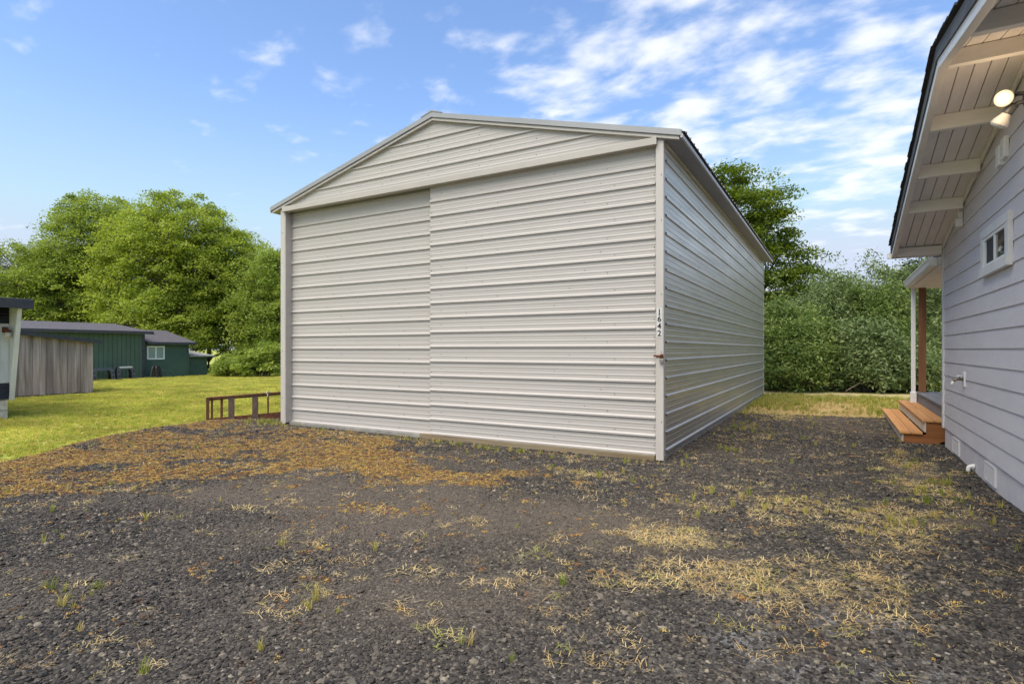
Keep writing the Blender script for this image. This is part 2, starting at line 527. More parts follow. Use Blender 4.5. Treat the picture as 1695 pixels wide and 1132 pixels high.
def ground_h(x, y):
    g = sstep(-0.35, 0.25, gravel_edge(x, y))
    lawn = -0.045 + (fbm(x * 0.25, y * 0.25, 3) - 0.5) * 0.10 - 0.19 * sstep(-20, -32, x)
    grav = 0.012 + (fbm(x * 0.7 + 9, y * 0.7, 4) - 0.5) * 0.075 + (fbm(x * 4, y * 4, 2) - 0.5) * 0.012
    # heaped rim of gravel towards the lawn
    rim = np.exp(-((gravel_edge(x, y) - 0.35) / 0.45) ** 2) * 0.045 * (x < -6)
    near = np.exp(-(((x + 5.3) / 4.2) ** 4 + ((y - 12.0) / 5.7) ** 4))
    front = np.exp(-((y - 6.80) / .32) ** 2) * sstep(-9.2, -8.4, x) * sstep(-1.2, -1.9, x)
    return (lawn * (1 - g) + (grav + rim) * g) * (1 - 0.85 * near) * (1 - .8 * front) - 0.01 * near - .045 * front


def blob(x, y, cx, cy, rx, ry, rot=0.0):
    c, s = math.cos(rot), math.sin(rot)
    u = ((x - cx) * c + (y - cy) * s) / rx; v = (-(x - cx) * s + (y - cy) * c) / ry
    return np.exp(-(u * u + v * v))


def weed_field(x, y):
    """creeping orange-yellow weed cover"""
    d = gravel_edge(x, y)
    n = fbm(x * 1.7, y * 1.7, 4); n2 = fbm(x * 5 + 31, y * 5, 3)
    band = blob(x, y, -7.7, 4.5, 2.9, 1.45, math.radians(55)) * 1.15 + blob(x, y, -6.4, 5.0, 1.5, 0.6, .2) * 1.1 \
        + blob(x, y, -6.6, 2.45, 1.3, 0.5, math.radians(55)) * 0.9 + blob(x, y, -4.9, 4.9, 1.6, 0.5, -.05) * 1.0 + blob(x, y, -5.6, 3.7, 1.8, .6, .5) * .55 \
        + blob(x, y, -3.45, 4.7, 0.9, 0.3, .1) * 1.1 + blob(x, y, -3.35, 3.5, 0.5, 0.16, .3) * 1.05 + blob(x, y, -3.4, 2.2, 0.6, 0.25, .7) * .45 \
        + blob(x, y, -2.8, 5.3, 0.5, 0.2, 0) * .7 + blob(x, y, -6.2, 6.1, 1.9, .5, 0) * .6 + blob(x, y, -2.6, 2.3, 0.25, 0.15, .3) * .6
    edge = np.exp(-((d - 0.5) / 0.9) ** 2) * 1.0 * (x < -6) * sstep(6.9, 5.9, y)
    n3 = fbm(x * 12 + 7, y * 12 + 3, 2)
    v = np.clip(band + edge, 0, 1.15) * (0.05 + 1.6 * n) - 0.42 + (n2 - 0.5) * 1.3 + (n3 - 0.5) * .8
    return np.clip(v * 1.8, 0, 1) * (d > -0.25)


def straw_field(x, y):
    n = fbm(x * 2.4 + 3, y * 2.4 + 8, 4); n2 = fbm(x * 7 + 31, y * 7, 3)
    b = blob(x, y, -0.42, 3.42, 0.36, 0.24, .5) * 2.4 + blob(x, y, -0.06, 3.75, 0.3, 0.16, .3) * 1.6 + blob(x, y, -1.02, 4.05, 0.3, 0.22, .3) * 1.8 \
        + blob(x, y, -0.45, 5.3, 0.8, 0.6, .3) * .62 + blob(x, y, 0.35, 5.0, 0.5, 1.2, -.15) * .66 + blob(x, y, 0.65, 8.0, 0.45, 0.9, -.1) * 0.95 \
        + blob(x, y, 0.75, 6.6, 0.3, 0.6, 0) * .8 + blob(x, y, -1.2, 3.2, 0.5, 0.5, .3) * .45 + blob(x, y, 0.25, 3.4, .35, .35, 0) * .5 \
        + blob(x, y, -1.1, 9.3, .45, .9, 0) * .55 + blob(x, y, -0.9, 12.2, .8, 1.0, 0) * .6 + blob(x, y, -2.5, 5.6, .9, .35, 0) * .5 \
        + blob(x, y, -1.9, 2.7, .5, .3, .3) * .4 + blob(x, y, -0.9, 7.2, .35, .2, 0) * .5
    v = np.clip(b, 0, 1.8) * (0.15 + 1.5 * n) - 0.32 + (n2 - 0.5) * 0.9
    return np.clip(v * 1.9, 0, 1)


def dirt_field(x, y):
    """fine brown-grey grit in the wheel tracks"""
    n = fbm(x * 0.8 + 40, y * 0.8 + 2, 4)
    b = blob(x, y, -2.0, 3.9, 1.4, 0.7, .5) + blob(x, y, -1.9, 2.4, .9, .5, .5) * .9 + blob(x, y, -4.6, 3.2, 1.8, 0.7, .6) * .6 \
        + blob(x, y, 0.85, 5.4, .25, .3, 0) * 1.0 + blob(x, y, 0.1, 10.9, 1.2, 1.2, 0) * .5 + blob(x, y, -1.0, 7.9, 1, .7, 0) * .35 + blob(x, y, .75, 7.4, .3, .8, 0) * .6
    return np.clip(b * (0.3 + 1.4 * n) * 1.2 - .1 + .55 * sstep(.48, .68, fbm(x * .55 + 12, y * .55 + 33, 4)), 0, 1)


def ash_field(x, y):
    n = fbm(x * 5, y * 5 + 70, 3)
    b = blob(x, y, 0.0, 2.85, .5, .3, .5) + blob(x, y, -.15, 3.15, .3, .2, 0) * .7
    return np.clip(b * (n - .38) * 4.0, 0, 1)


def build_ground():
    # one sheet: dense near, stretching to the horizon
    xs = np.concatenate([[-1500, -700, -300, -150, -90, -60], np.arange(-44, -11, 0.5), np.arange(-11, 2.6, 0.08), np.arange(2.6, 14, 0.8), [20, 40, 90, 200, 500, 1500]])
    ys = np.concatenate([[-1500, -600, -200, -60, -25, -12, -7, -5, -3, -2], np.arange(-1.2, 14.5, 0.08), np.arange(14.6, 45, 0.6), [55, 80, 140, 300, 700, 1500]])
    X, Y = np.meshgrid(xs, ys, indexing='ij')
    far = sstep(60, 120, np.hypot(X, Y))
    Z = ground_h(X, Y) * (1 - far) - 0.2 * far
    V = np.stack([X, Y, Z], -1).reshape(-1, 3)
    nx, ny = X.shape
    I = np.arange(nx * ny).reshape(nx, ny)
    Q = np.stack([I[:-1, :-1], I[1:, :-1], I[1:, 1:], I[:-1, 1:]], -1).reshape(-1, 4)
    x, y = X.ravel(), Y.ravel()
    attrs = {'gravel': ('POINT', sstep(-0.12, 0.10, gravel_edge(x, y) + (fbm(x * 6, y * 6, 3) - .5) * .5)),
             'dirt': ('POINT', dirt_field(x, y)), 'weedy': ('POINT', np.clip(weed_field(x, y), 0, 1)),
             'strawy': ('POINT', np.clip(straw_field(x, y), 0, 1)), 'ash': ('POINT', ash_field(x, y)),
             'backgrass': ('POINT', sstep(12.0, 12.6, y) * sstep(-8, -6, x) * (1 - sstep(19, 24, y)))}
    m = bpy.data.materials.new('ground_cover')
    m.use_nodes = True
    nt = m.node_tree; L = nt.links.new
    b = nt.nodes['Principled BSDF']
    b.inputs['Roughness'].default_value = 0.92
    b.inputs['Specular IOR Level'].default_value = 0.2
    ge = N(nt, 'ShaderNodeNewGeometry')

    def at(n):
        a = N(nt, 'ShaderNodeAttribute'); a.attribute_name = n
        return a.outputs['Fac']

    def noise(sc, det=4, dist=0):
        n = N(nt, 'ShaderNodeTexNoise')
        n.inputs['Scale'].default_value = sc; n.inputs['Detail'].default_value = det; n.inputs['Distortion'].default_value = dist
        L(ge.outputs['Position'], n.inputs['Vector'])
        return n.outputs['Fac']

    def ramp(s, stops):
        cr = N(nt, 'ShaderNodeValToRGB'); el = cr.color_ramp.elements
        while len(el) < len(stops): el.new(.5)
        for e, (p, c) in zip(el, stops): e.position = p; e.color = (*c, 1)
        L(s, cr.inputs[0]); return cr.outputs[0]

    def mix(f, a, c, k=1.0):
        mx = N(nt, 'ShaderNodeMixRGB')
        if k != 1.0:
            mm = N(nt, 'ShaderNodeMath', operation='MULTIPLY'); L(f, mm.inputs[0]); mm.inputs[1].default_value = k; f = mm.outputs[0]
        L(f, mx.inputs[0]); L(a, mx.inputs[1]); L(c, mx.inputs[2]); return mx.outputs[0]
    # gravel grains
    vo = N(nt, 'ShaderNodeTexVoronoi'); vo.inputs['Scale'].default_value = 62
    L(ge.outputs['Position'], vo.inputs['Vector'])
    sepc = N(nt, 'ShaderNodeSeparateColor'); L(vo.outputs['Color'], sepc.inputs[0])
    grains = ramp(sepc.outputs[0], [(0, (0.030, 0.027, 0.024)), (.5, (0.062, 0.054, 0.047)), (.85, (0.11, 0.093, 0.076)), (.985, (0.15, 0.128, 0.10)), (1, (.3, .28, .25))])
    dirtc = ramp(noise(70, 3), [(.3, (0.085, 0.068, 0.053)), (.7, (0.20, 0.16, 0.12))])
    weedc = ramp(noise(38, 3), [(.28, (0.07, 0.05, 0.038)), (.45, (0.19, 0.11, 0.055)), (.6, (0.26, 0.165, 0.06)), (.75, (0.17, 0.145, 0.06))])
    strawc = ramp(noise(45, 3), [(.3, (0.20, 0.155, 0.09)), (.7, (0.36, 0.29, 0.16))])
    ashc = ramp(noise(50, 3), [(.3, (0.16, 0.16, 0.17)), (.7, (0.33, 0.33, 0.34))])
    c = mix(at('dirt'), grains, dirtc, .55)
    c = mix(at('weedy'), c, weedc, .6)
    c = mix(at('strawy'), c, strawc, .45)
    c = mix(at('ash'), c, ashc, .8)
    lawn1 = ramp(noise(0.8, 5), [(.32, (0.27, 0.33, 0.05)), (.5, (0.40, 0.42, 0.08)), (.68, (0.50, 0.42, 0.13))])
    lawn2 = ramp(noise(30, 3), [(.3, (0.18, 0.22, 0.04)), (.7, (0.44, 0.45, 0.09))])
    mxl = N(nt, 'ShaderNodeMixRGB'); mxl.inputs[0].default_value = .5; L(lawn1, mxl.inputs[1]); L(lawn2, mxl.inputs[2])
    back = ramp(noise(2.2, 5), [(.35, (0.30, 0.28, 0.08)), (.48, (0.50, 0.40, 0.22)), (.66, (0.30, 0.215, 0.14))])
    lawn = mix(at('backgrass'), mxl.outputs[0], back, .95)
    c = mix(at('gravel'), lawn, c)
    L(c, b.inputs['Base Color'])
    bp = N(nt, 'ShaderNodeBump'); bp.inputs['Distance'].default_value = 0.012
    inv = N(nt, 'ShaderNodeMath', operation='SUBTRACT'); inv.inputs[0].default_value = 1; L(vo.outputs['Distance'], inv.inputs[1])
    L(inv.outputs[0], bp.inputs['Height']); L(bp.outputs[0], b.inputs['Normal'])
    o = np_mesh('ground', V, Q, m, attr=attrs)
    o['kind'] = 'structure'
    return o


build_ground()


# ------------------------------------------------------------------ ribbed sheets
PITCH = 0.222


def rib_profile(c0, za, zb, h=0.021, minor=0.0026):
    """(z, out) points of a ribbed sheet with a rib centred on c0 + k * PITCH"""
    pts = []
    k0 = math.floor((za - c0) / PITCH) - 1
    k1 = math.ceil((zb - c0) / PITCH) + 1
    for k in range(k0, k1 + 1):
        c = c0 + k * PITCH
        for dz, o in ((-.019, 0), (-.013, h), (.007, h), (.022, 0), (.060, 0), (.066, minor), (.080, minor), (.086, 0), (.132, 0), (.138, minor), (.152, minor), (.158, 0)):
            pts.append((c + dz, o))
    pts = sorted(pts)
    def out_at(z):
        for (a, oa), (b, ob) in zip(pts, pts[1:]):
            if a <= z <= b: return oa + (ob - oa) * (z - a) / max(b - a, 1e-9)
        return 0
    return [(za, out_at(za))] + [p for p in pts if za + 1e-4 < p[0] < zb - 1e-4] + [(zb, out_at(zb))]


def sheet(prof, span, place):
    mb = MB()
    for z, o in prof:
        u0, u1 = span(z)
        mb.v.append(tuple(place(u0, z, o))); mb.v.append(tuple(place(u1, z, o)))
    for i in range(len(prof) - 1):
        mb.f.append((2 * i, 2 * i + 1, 2 * i + 3, 2 * i + 2))
    return mb


def sheets(parent, name, c0, z0, z1, span, place, material, step=4):
    """stack of sheets, each four ribs high, lapping on a rib"""
    cuts = [z0]
    z = c0 + 0.010 + PITCH * step
    while z < z0 + 0.25: z += PITCH
    while z < z1 - 0.15:
        cuts.append(z); z += PITCH * step
    cuts.append(z1)
    for i, (a, b) in enumerate(zip(cuts, cuts[1:])):
        lift = 0.0012 * (i % 2)
        sheet(rib_profile(c0, a, b), span, lambda u, z, o, lift=lift: place(u, z, o + lift)).build(name, material, parent, fix=False)


def screws(parent, pts, normal, r=0.0068, material=None):
    """small hex heads, too small to pick apart"""
    n = Vector(normal)
    mb = MB()
    for p in pts:
        p = Vector(p)
        mb.tube([p - n * 0.001, p + n * 0.005], [r, r * .75], 6)
    o = mb.build('screws', material or M['screw'], parent, fix=False)
    o['kind'] = 'stuff'
    return o


# ------------------------------------------------------------------ metal shed
SX0, SX1, SY0, SY1 = -8.79, -1.81, 6.86, 17.91
RIDGE_X = (SX0 + SX1) / 2
SL = 0.262
EAVE_X0, EAVE_X1 = SX0 - .22, SX1 + .225
RIDGE_Z = 4.895


def roof_z(x):
    return RIDGE_Z - SL * abs(x - RIDGE_X)


def build_shed():
    sh = thing('metal_shed', 'large beige ribbed metal shed with gable front standing on dark gravel', 'shed', (RIDGE_X, SY0, 0))
    # --- sliding doors
    def front(y):
        return lambda u, z, o: (u, y - o, z)
    rd = thing_part('sliding_door', sh)
    sheets(rd, 'metal_sheet', 0.043, 0.028, 3.835, lambda z: (-5.41, -1.922), front(6.925), M['panel'])
    MB().box(-5.405, -1.925, 6.93, 6.965, 0.03, 3.83).build('door_frame', M['header'], rd)
    pts = []
    for k in range(18):
        z = 0.043 + PITCH * k
        for j, x in enumerate((-5.39, -5.2, -4.2 - .27 * (k % 3), -3.3 + .22 * (k % 4), -2.55 + .1 * (k % 2), -1.94)):
            zz = z + (0.105 if j % 2 else 0.05)
            if zz < 3.78: pts.append((x, 6.924, zz))
    screws(rd, pts, (0, -1, 0))
    ld = thing_part('sliding_door', sh)
    sheets(ld, 'metal_sheet', 0.018, 0.015, 3.86, lambda z: (-8.655, -5.36), front(7.01), M['panel'])
    MB().box(-8.65, -5.37, 7.016, 7.05, 0.02, 3.85).build('door_frame', M['header'], ld)
    pts = []
    for k in range(18):
        z = 0.018 + PITCH * k
        for j, x in enumerate((-8.5, -7.9 + .16 * (k % 4), -7.0 - .2 * (k % 3), -6.1 + .1 * (k % 3), -5.5)):
            zz = z + (0.05 if j % 2 else 0.105)
            if zz < 3.75: pts.append((x, 7.009, zz))
    screws(ld, pts, (0, -1, 0))
    # --- corner trims, front and back
    def corner(x, y, sx, sy, w1, w2, z1, z0=-0.02):
        mb = MB()
        mb.prism([(x, y), (x - sx * w1, y), (x - sx * w1, y + sy * .03), (x - sx * .03, y + sy * .03), (x - sx * .03, y + sy * w2), (x, y + sy * w2)], 'z', z0, z1)
        return mb.build('corner_trim', M['trim'], sh, bevel=.003)
    corner(SX1, SY0, 1, 1, .095, .10, 3.90)
    corner(SX0, SY0, -1, 1, .115, .17, 3.90)
    corner(SX1 + .003, SY1, 1, -1, .10, .09, 3.86)
    corner(SX0, SY1, -1, -1, .10, .10, 3.86)
    MB().box(-8.675, -8.66, 6.865, 7.03, 0, 3.85).build('door_jamb', M['header'], sh)
    MB().box(-1.914, -1.908, 6.895, 6.99, 0, 3.85).build('door_gap', M['dark_gap'], sh)
    pts = [(x, 6.859, z) for z in (.45, 1.3, 2.0, 2.9, 3.45) for x in (-1.835, -8.74)]
    screws(sh, pts, (0, -1, 0))
    # --- header that hides the door track
    MB().box(-8.70, -1.885, 6.815, 6.93, 3.815, 3.905).build('track_cover', M['header'], sh, bevel=.004)
    MB().box(-8.66, -1.92, 6.935, 7.10, 3.865, 3.90).build('door_track', M['dark_gap'], sh)
    # --- gable sheets
    gp = thing_part('gable_wall', sh)
    def gspan(z):
        h = max((RIDGE_Z - .06 - z) / SL, 0.02)
        return max(RIDGE_X - h, SX0 + .05), min(RIDGE_X + h, SX1 - .05)
    sheets(gp, 'metal_sheet', 4.11, 3.906, RIDGE_Z - .07, gspan, front(6.878), M['panel'])
    pts = []
    for k in range(5):
        for x in np.arange(-8.2, -2.2, .93):
            for dz in (.06, .10):
                zz = 3.93 + PITCH * k + dz
                if zz < roof_z(x) - .22: pts.append((x + (dz > .08) * .19, 6.877, zz))
    screws(gp, pts, (0, -1, 0))
    # --- right side wall
    sw = thing_part('side_wall', sh)
    sheets(sw, 'metal_sheet', 0.088, 0.02, 3.93, lambda z: (SY0 + .09, SY1 - .085), lambda u, z, o: (SX1 - .006 + o, u, z), M['galv'])
    pts = []
    for k in range(17):
        z = .088 + PITCH * k
        for y in np.arange(SY0 + .85, SY1, 1.22): pts.append((SX1 - .005, y, z + .045))
    screws(sw, pts, (1, 0, 0))
    MB().box(SX1 - .03, SX1 + .004, SY0 + .02, SY1 - .02, -.05, .035).build('base_sill', M['concrete'], sw)
    # --- left and back walls
    lw = thing_part('side_wall', sh)
    sheets(lw, 'metal_sheet', 0.088, 0.02, 3.9, lambda z: (SY0 + .15, SY1 - .09), lambda u, z, o: (SX0 + .006 - o, u, z), M['galv'])
    bw = thing_part('back_wall', sh)
    def bspan(z):
        h = max((RIDGE_Z - .06 - z) / SL, 0.02)
        return max(RIDGE_X - h, SX0 + .05), min(RIDGE_X + h, SX1 - .05)
    sheets(bw, 'metal_sheet', 0.088, 0.02, RIDGE_Z - .07, bspan, lambda u, z, o: (u, SY1 - .006 + o, z), M['galv'])
    # --- sill under the doors
    MB().box(-5.6, -1.93, 6.90, 6.99, -.06, .026).build('sill_board', M['sill_wood'], sh, bevel=.006)
    MB().box(-8.66, -5.6, 6.94, 7.06, -.06, .012).build('concrete_sill', M['concrete'], sh, bevel=.006)
    # --- roof: sheets running down the slope
    for side in (-1, 1):
        rf = thing_part('roof_slope', sh)
        xe = EAVE_X0 if side < 0 else EAVE_X1
        y = SY0 - .03
        i = 0
        nrm = Vector((side * SL, 0, 1)).normalized()
        while y < SY1 + .04:
            y2 = min(y + PITCH * 4, SY1 + .05)
            prof = rib_profile(SY0 + .06, y, y2)
            lift = .0012 * (i % 2)
            def place(u, v, o):
                p = Vector((u, v, roof_z(u))) + nrm * (o + lift)
                return tuple(p)
            sheet(prof, lambda z: (RIDGE_X + side * .005, xe + side * .035), place).build('roof_sheet', M['galv_roof'], rf, fix=False)
            y = y2; i += 1
        # eave fascia and soffit
        ez = roof_z(xe)
        a, b = (xe - .012, xe + .012)
        MB().box(a, b, SY0 - .05, SY1 + .05, ez - .082, ez - .036).build('eave_fascia', M['trim'], rf)
        xw = SX0 + .02 if side < 0 else SX1 - .02
        x_in = xe - side * .013
        zi = ez - .075; zo = zi + .012
        mb = MB(); mb.hexa([(x_in, SY0 + .0, zi), (xw, SY0 + .0, zi + .02), (xw, SY1 + .04, zi + .02), (x_in, SY1 + .04, zi),
                            (x_in, SY0 + .0, zo), (xw, SY0 + .0, zo + .02), (xw, SY1 + .04, zo + .02), (x_in, SY1 + .04, zo)])
        mb.build('soffit', M['soffit_grey'], rf)
        # rake flashing on the front, upper grey band and lower pale band
        for (y0, y1, t0, t1, m, nm) in ((SY0 - .055, SY0 + .03, +.014, -.058, 'rake_grey', 'rake_flashing'), (SY0 - .035, SY0 + .015, -.062, -.102, 'trim', 'rake_trim')):
            for (yy0, yy1) in ((y0, y1), (SY1 + .03, SY1 + .05) if t0 > 0 else (SY1 + .025, SY1 + .04)):
                xr = RIDGE_X
                xt = xe if t0 > 0 else xe - side * .03
                mb = MB()
                mb.hexa([(xr, yy0, RIDGE_Z + t1), (xt, yy0, roof_z(xt) + t1), (xt, yy1, roof_z(xt) + t1), (xr, yy1, RIDGE_Z + t1),
                         (xr, yy0, RIDGE_Z + t0), (xt, yy0, roof_z(xt) + t0), (xt, yy1, roof_z(xt) + t0), (xr, yy1, RIDGE_Z + t0)])
                mb.build(nm, M[m], rf)
    # ridge cap
    mb = MB()
    cap = [(RIDGE_X - .2, RIDGE_Z - .2 * SL + .024), (RIDGE_X - .06, RIDGE_Z + .028), (RIDGE_X, RIDGE_Z + .046), (RIDGE_X + .06, RIDGE_Z + .028), (RIDGE_X + .2, RIDGE_Z - .2 * SL + .024),
           (RIDGE_X + .2, RIDGE_Z - .2 * SL + .02), (RIDGE_X, RIDGE_Z + .02), (RIDGE_X - .2, RIDGE_Z - .2 * SL + .02)]
    mb.prism(cap, 'y', SY0 - .06, SY1 + .06).build('ridge_cap', M['rake_grey'], sh)
    # floor slab keeps the inside dark
    MB().box(SX0 + .05, SX1 - .04, SY0 + .2, SY1 - .05, -.08, .005).build('floor_slab', M['concrete'], sh)
    # --- hasp and padlock on the right trim
    hs = MB().box(-1.93, -1.815, 6.846, 6.858, 1.238, 1.262).box(-1.845, -1.812, 6.842, 6.858, 1.225, 1.275).build('hasp', M['rust_lock'], sh, bevel=.003)
    MB().tube([(-1.843, 6.835, 1.215), (-1.843, 6.835, 1.25), (-1.833, 6.835, 1.262), (-1.818, 6.835, 1.262), (-1.808, 6.835, 1.25), (-1.808, 6.835, 1.215)], .005, 8).build('shackle', M['rust_lock'], hs, smooth=True)
    MB().box(-1.852, -1.800, 6.824, 6.846, 1.165, 1.216).build('padlock', M['lock_steel'], hs, bevel=.006)
    # --- house number
    pl = MB().box(-1.888, -1.832, 6.8565, 6.859, 1.475, 1.83).build('number_plate', M['sign_white'], sh)
    for i, ch in enumerate('1642'):
        cu = bpy.data.curves.new('digit', 'FONT')
        cu.body = ch; cu.size = .098; cu.offset = .0022; cu.extrude = .0008
        cu.align_x = 'CENTER'; cu.align_y = 'CENTER'
        tmp = bpy.data.objects.new('digit', cu); col.objects.link(tmp)
        dg = bpy.context.evaluated_depsgraph_get()
        me = bpy.data.meshes.new_from_object(tmp.evaluated_get(dg))
        bpy.data.objects.remove(tmp)
        me.materials.clear(); me.materials.append(M['sign_black'])
        me.name = 'digit'
        d = bpy.data.objects.new('digit', me); col.objects.link(d); d.parent = pl
        d.location = (-1.860 - RIDGE_X, 6.8552 - SY0, 1.783 - .087 * i)
        d.rotation_euler = (PI / 2, 0, 0)
        d.scale = (.95, 1, 1)
        if ch == '1':   # slab foot of the printed one
            f = MB(); f.v = []; f.box(-.016, .016, -.036, -.028, 0, .0008)
            f.build('digit_serif', M['sign_black'], pl, local=True)
            o = col.objects.get('digit_serif') or bpy.data.objects['digit_serif']
            o.location = d.location; o.rotation_euler = d.rotation_euler
    return sh


def thing_part(name, parent):
    """an empty that carries the pieces of one part"""
    o = bpy.data.objects.new(name, None)
    o.empty_display_size = 0.1
    col.objects.link(o)
    o.parent = parent
    return o


build_shed()


# ------------------------------------------------------------------ grey house on the right
HX = 1.30            # wall face
HY0, HY1 = 1.30, 9.73
HR_Y, HR_Z, HSL = 5.50, 3.52, 0.209     # rake bottom at the ridge


def rake_z(y):
    return HR_Z - HSL * abs(y - HR_Y)


def build_house():
    h = thing('lilac_grey_house', 'lilac grey lap-sided house gable with white plank eaves beside the gravel', 'house', (HX, HY1, 0))
    wall = MB()
    poly = [(HY0 + .05, .2), (HY1 - .02, .2), (HY1 - .02, rake_z(HY1) + .1), (HR_Y, HR_Z + .1), (HY0 + .05, rake_z(HY0) + .1)]
    wall.prism(poly, 'x', HX + .022, HX + 6.5)
    wo = wall.build('wall', M['siding'], h)
    # lap siding, one board per course
    z = .262; E_ = .1795
    k = 0
    win = (6.20, 7.26, 2.04, 2.50)
    while z < HR_Z + .10:
        z1 = z + E_ + .02
        def lim(zz):
            d = (HR_Z + .128 - zz) / HSL
            return max(HY0, HR_Y - d), min(HY1 - .075, HR_Y + d)
        a0, b0 = lim(z); a1, b1 = lim(z1) if z1 < HR_Z + .125 else (HR_Y - .02, HR_Y + .02)
        x0o, x1o = HX - .014, HX - .002     # bottom edge proud
        MB().hexa([(x0o, a0, z), (HX + .02, a0, z), (HX + .02, b0, z), (x0o, b0, z),
                   (x1o, a1, z1), (HX + .02, a1, z1), (HX + .02, b1, z1), (x1o, b1, z1)]).build('siding_plank', M['siding'], wo, bevel=.0015)
        z += E_; k += 1
    pts = []
    for kk in range(1, 12):
        for yy in np.arange(1.6, 9.6, .41):
            zz = .262 + E_ * kk + .032
            if zz < rake_z(yy) - .1 and not (win[0] - .05 < yy < win[1] + .05 and win[2] - .05 < zz < win[3] + .05):
                pts.append((HX - .0122, yy + random.uniform(-.02, .02), zz + random.uniform(-.004, .004)))
    nh = screws(h, pts, (-1, 0, 0), .0038, M['siding']); nh.name = 'nail_heads'
    # skirt, corner board, frieze
    MB().box(HX + .004, HX + .1, HY0 + .03, HY1 - .03, -.15, .258).build('foundation_skirt', M['foundation'], h)
    MB().box(HX - .026, HX + .06, HY1 - .075, HY1 + .012, .255, rake_z(HY1) + .09).build('corner_board', M['house_trim'], h, bevel=.003)
    SO = .128            # soffit boards above rake bottom
    # roof slabs with stepped shingle edge
    XS = .655            # shingle edge
    XO, XI = .695, .752  # barge board
    YE = HY1 + .02
    def slope_box(name, x0, x1, ya, yb, d0, d1, m, parent, bevel=0):
        mb = MB()
        mb.hexa([(x0, ya, rake_z(ya) + d0), (x1, ya, rake_z(ya) + d0), (x1, yb, rake_z(yb) + d0), (x0, yb, rake_z(yb) + d0),
                 (x0, ya, rake_z(ya) + d1), (x1, ya, rake_z(ya) + d1), (x1, yb, rake_z(yb) + d1), (x0, yb, rake_z(yb) + d1)])
        return mb.build(name, m, parent, bevel=bevel)
    for (ya, yb) in ((HR_Y, YE), (HR_Y, 2 * HR_Y - YE)):
        rf = slope_box('roof_slope', XO + .004, HX + 6.8, ya, yb, SO + .022, SO + .058, M['shingle_dark'], h)
        slope_box('barge_board', XO, XI, ya, yb, 0, SO + .02, M['house_trim'], rf, bevel=.003)
        slope_box('drip_edge', XO - .012, XO - .001, ya, yb, SO - .055, SO + .045, M['drip'], rf)
        # shingle courses lapping down the slope, seen edge on along the rake
        n = 30
        sgn = 1 if yb > ya else -1
        Ls = abs(yb - ya)
        for i in range(n):
            a = ya + sgn * Ls * i / n; b = ya + sgn * min(Ls * (i + 1) / n + .035, Ls + .02)
            jit = random.uniform(-.006, .006)
            mb = MB()
            mb.hexa([(XS + jit, a, rake_z(a) + SO + .059), (HX + 6.8, a, rake_z(a) + SO + .059), (HX + 6.8, b, rake_z(b) + SO + .063), (XS + jit, b, rake_z(b) + SO + .063),
                     (XS + jit, a, rake_z(a) + SO + .066), (HX + 6.8, a, rake_z(a) + SO + .066), (HX + 6.8, b, rake_z(b) + SO + .078), (XS + jit, b, rake_z(b) + SO + .078)])
            mb.build('shingle_course', M['shingle_dark'], rf)
        # tongue and groove soffit boards
        x = XI + .003
        while x < HX + .02:
            w = min(.104, HX + .03 - x)
            mb = MB()
            zz = lambda y, d: rake_z(y) + d
            mb.hexa([(x + .003, ya, zz(ya, SO)), (x + w - .003, ya, zz(ya, SO)), (x + w - .003, yb, zz(yb, SO)), (x + .003, yb, zz(yb, SO)),
                     (x + .003, ya, zz(ya, SO + .019)), (x + w - .003, ya, zz(ya, SO + .019)), (x + w - .003, yb, zz(yb, SO + .019)), (x + .003, yb, zz(yb, SO + .019))])
            mb.build('soffit_board', M['soffit_white'], rf, bevel=.003)
            x += .104
        # frieze board where wall meets soffit
        slope_box('frieze_board', HX - .030, HX - .015, ya, yb - sgn * .06, SO - .062, SO - .002, M['beam_white'], rf)
    # outlooker beams
    def beam(y, w=.062, hgt=SO, end=HX - .031):
        mb = MB()
        a, b = y - w / 2, y + w / 2
        zb = min(rake_z(a), rake_z(b)) + .004
        mb.hexa([(XI + .001, a, zb), (end, a, zb), (end, b, zb), (XI + .001, b, zb),
                 (XI + .001, a, rake_z(a) + hgt - .003), (end, a, rake_z(a) + hgt - .003), (end, b, rake_z(b) + hgt - .003), (XI + .001, b, rake_z(b) + hgt - .003)])
        return mb.build('outlooker_beam', M['beam_white'], h, bevel=.004)
    for y in (8.22, 7.34, 6.42, 5.50, 4.58, 3.66, 2.74): beam(y)
    # eave fascia along the far edge
    MB().box(XO, HX + 6.6, YE + .001, YE + .03, rake_z(YE) - .004, rake_z(YE) + SO + .03).build('eave_fascia', M['house_trim'], h, bevel=.003)
    MB().box(XI + .002, HX - .032, YE - .08, YE - .001, rake_z(YE) + .01, rake_z(YE) + SO).build('eave_beam', M['beam_white'], h, bevel=.003)
    MB().box(XS - .01, XO + .02, YE + .03, YE + .075, rake_z(YE) + .005, rake_z(YE) + .09).build('gutter_end', M['vinyl'], h, bevel=.006)
    MB().box(HX - .085, HX - .016, 8.28, 8.36, 2.755, 2.85).box(HX - .06, HX - .016, 8.30, 8.34, 2.85, 2.93).build('eave_hook', M['house_trim'], h, bevel=.008)
    # window
    w0, w1, z0, z1 = win
    wn = MB()
    t = .085
    wn.box(HX - .045, HX - .008, w0, w1, z1 - t, z1).box(HX - .055, HX - .008, w0, w1, z0, z0 + t).box(HX - .042, HX - .008, w0, w0 + .12, z0 + t, z1 - t).box(HX - .042, HX - .008, w1 - .12, w1, z0 + t, z1 - t)
    wo2 = wn.build('window', M['house_trim'], h, bevel=.003)
    a, b, c, d = w0 + .12, w1 - .12, z0 + t, z1 - t
    fr = MB()
    f = .03
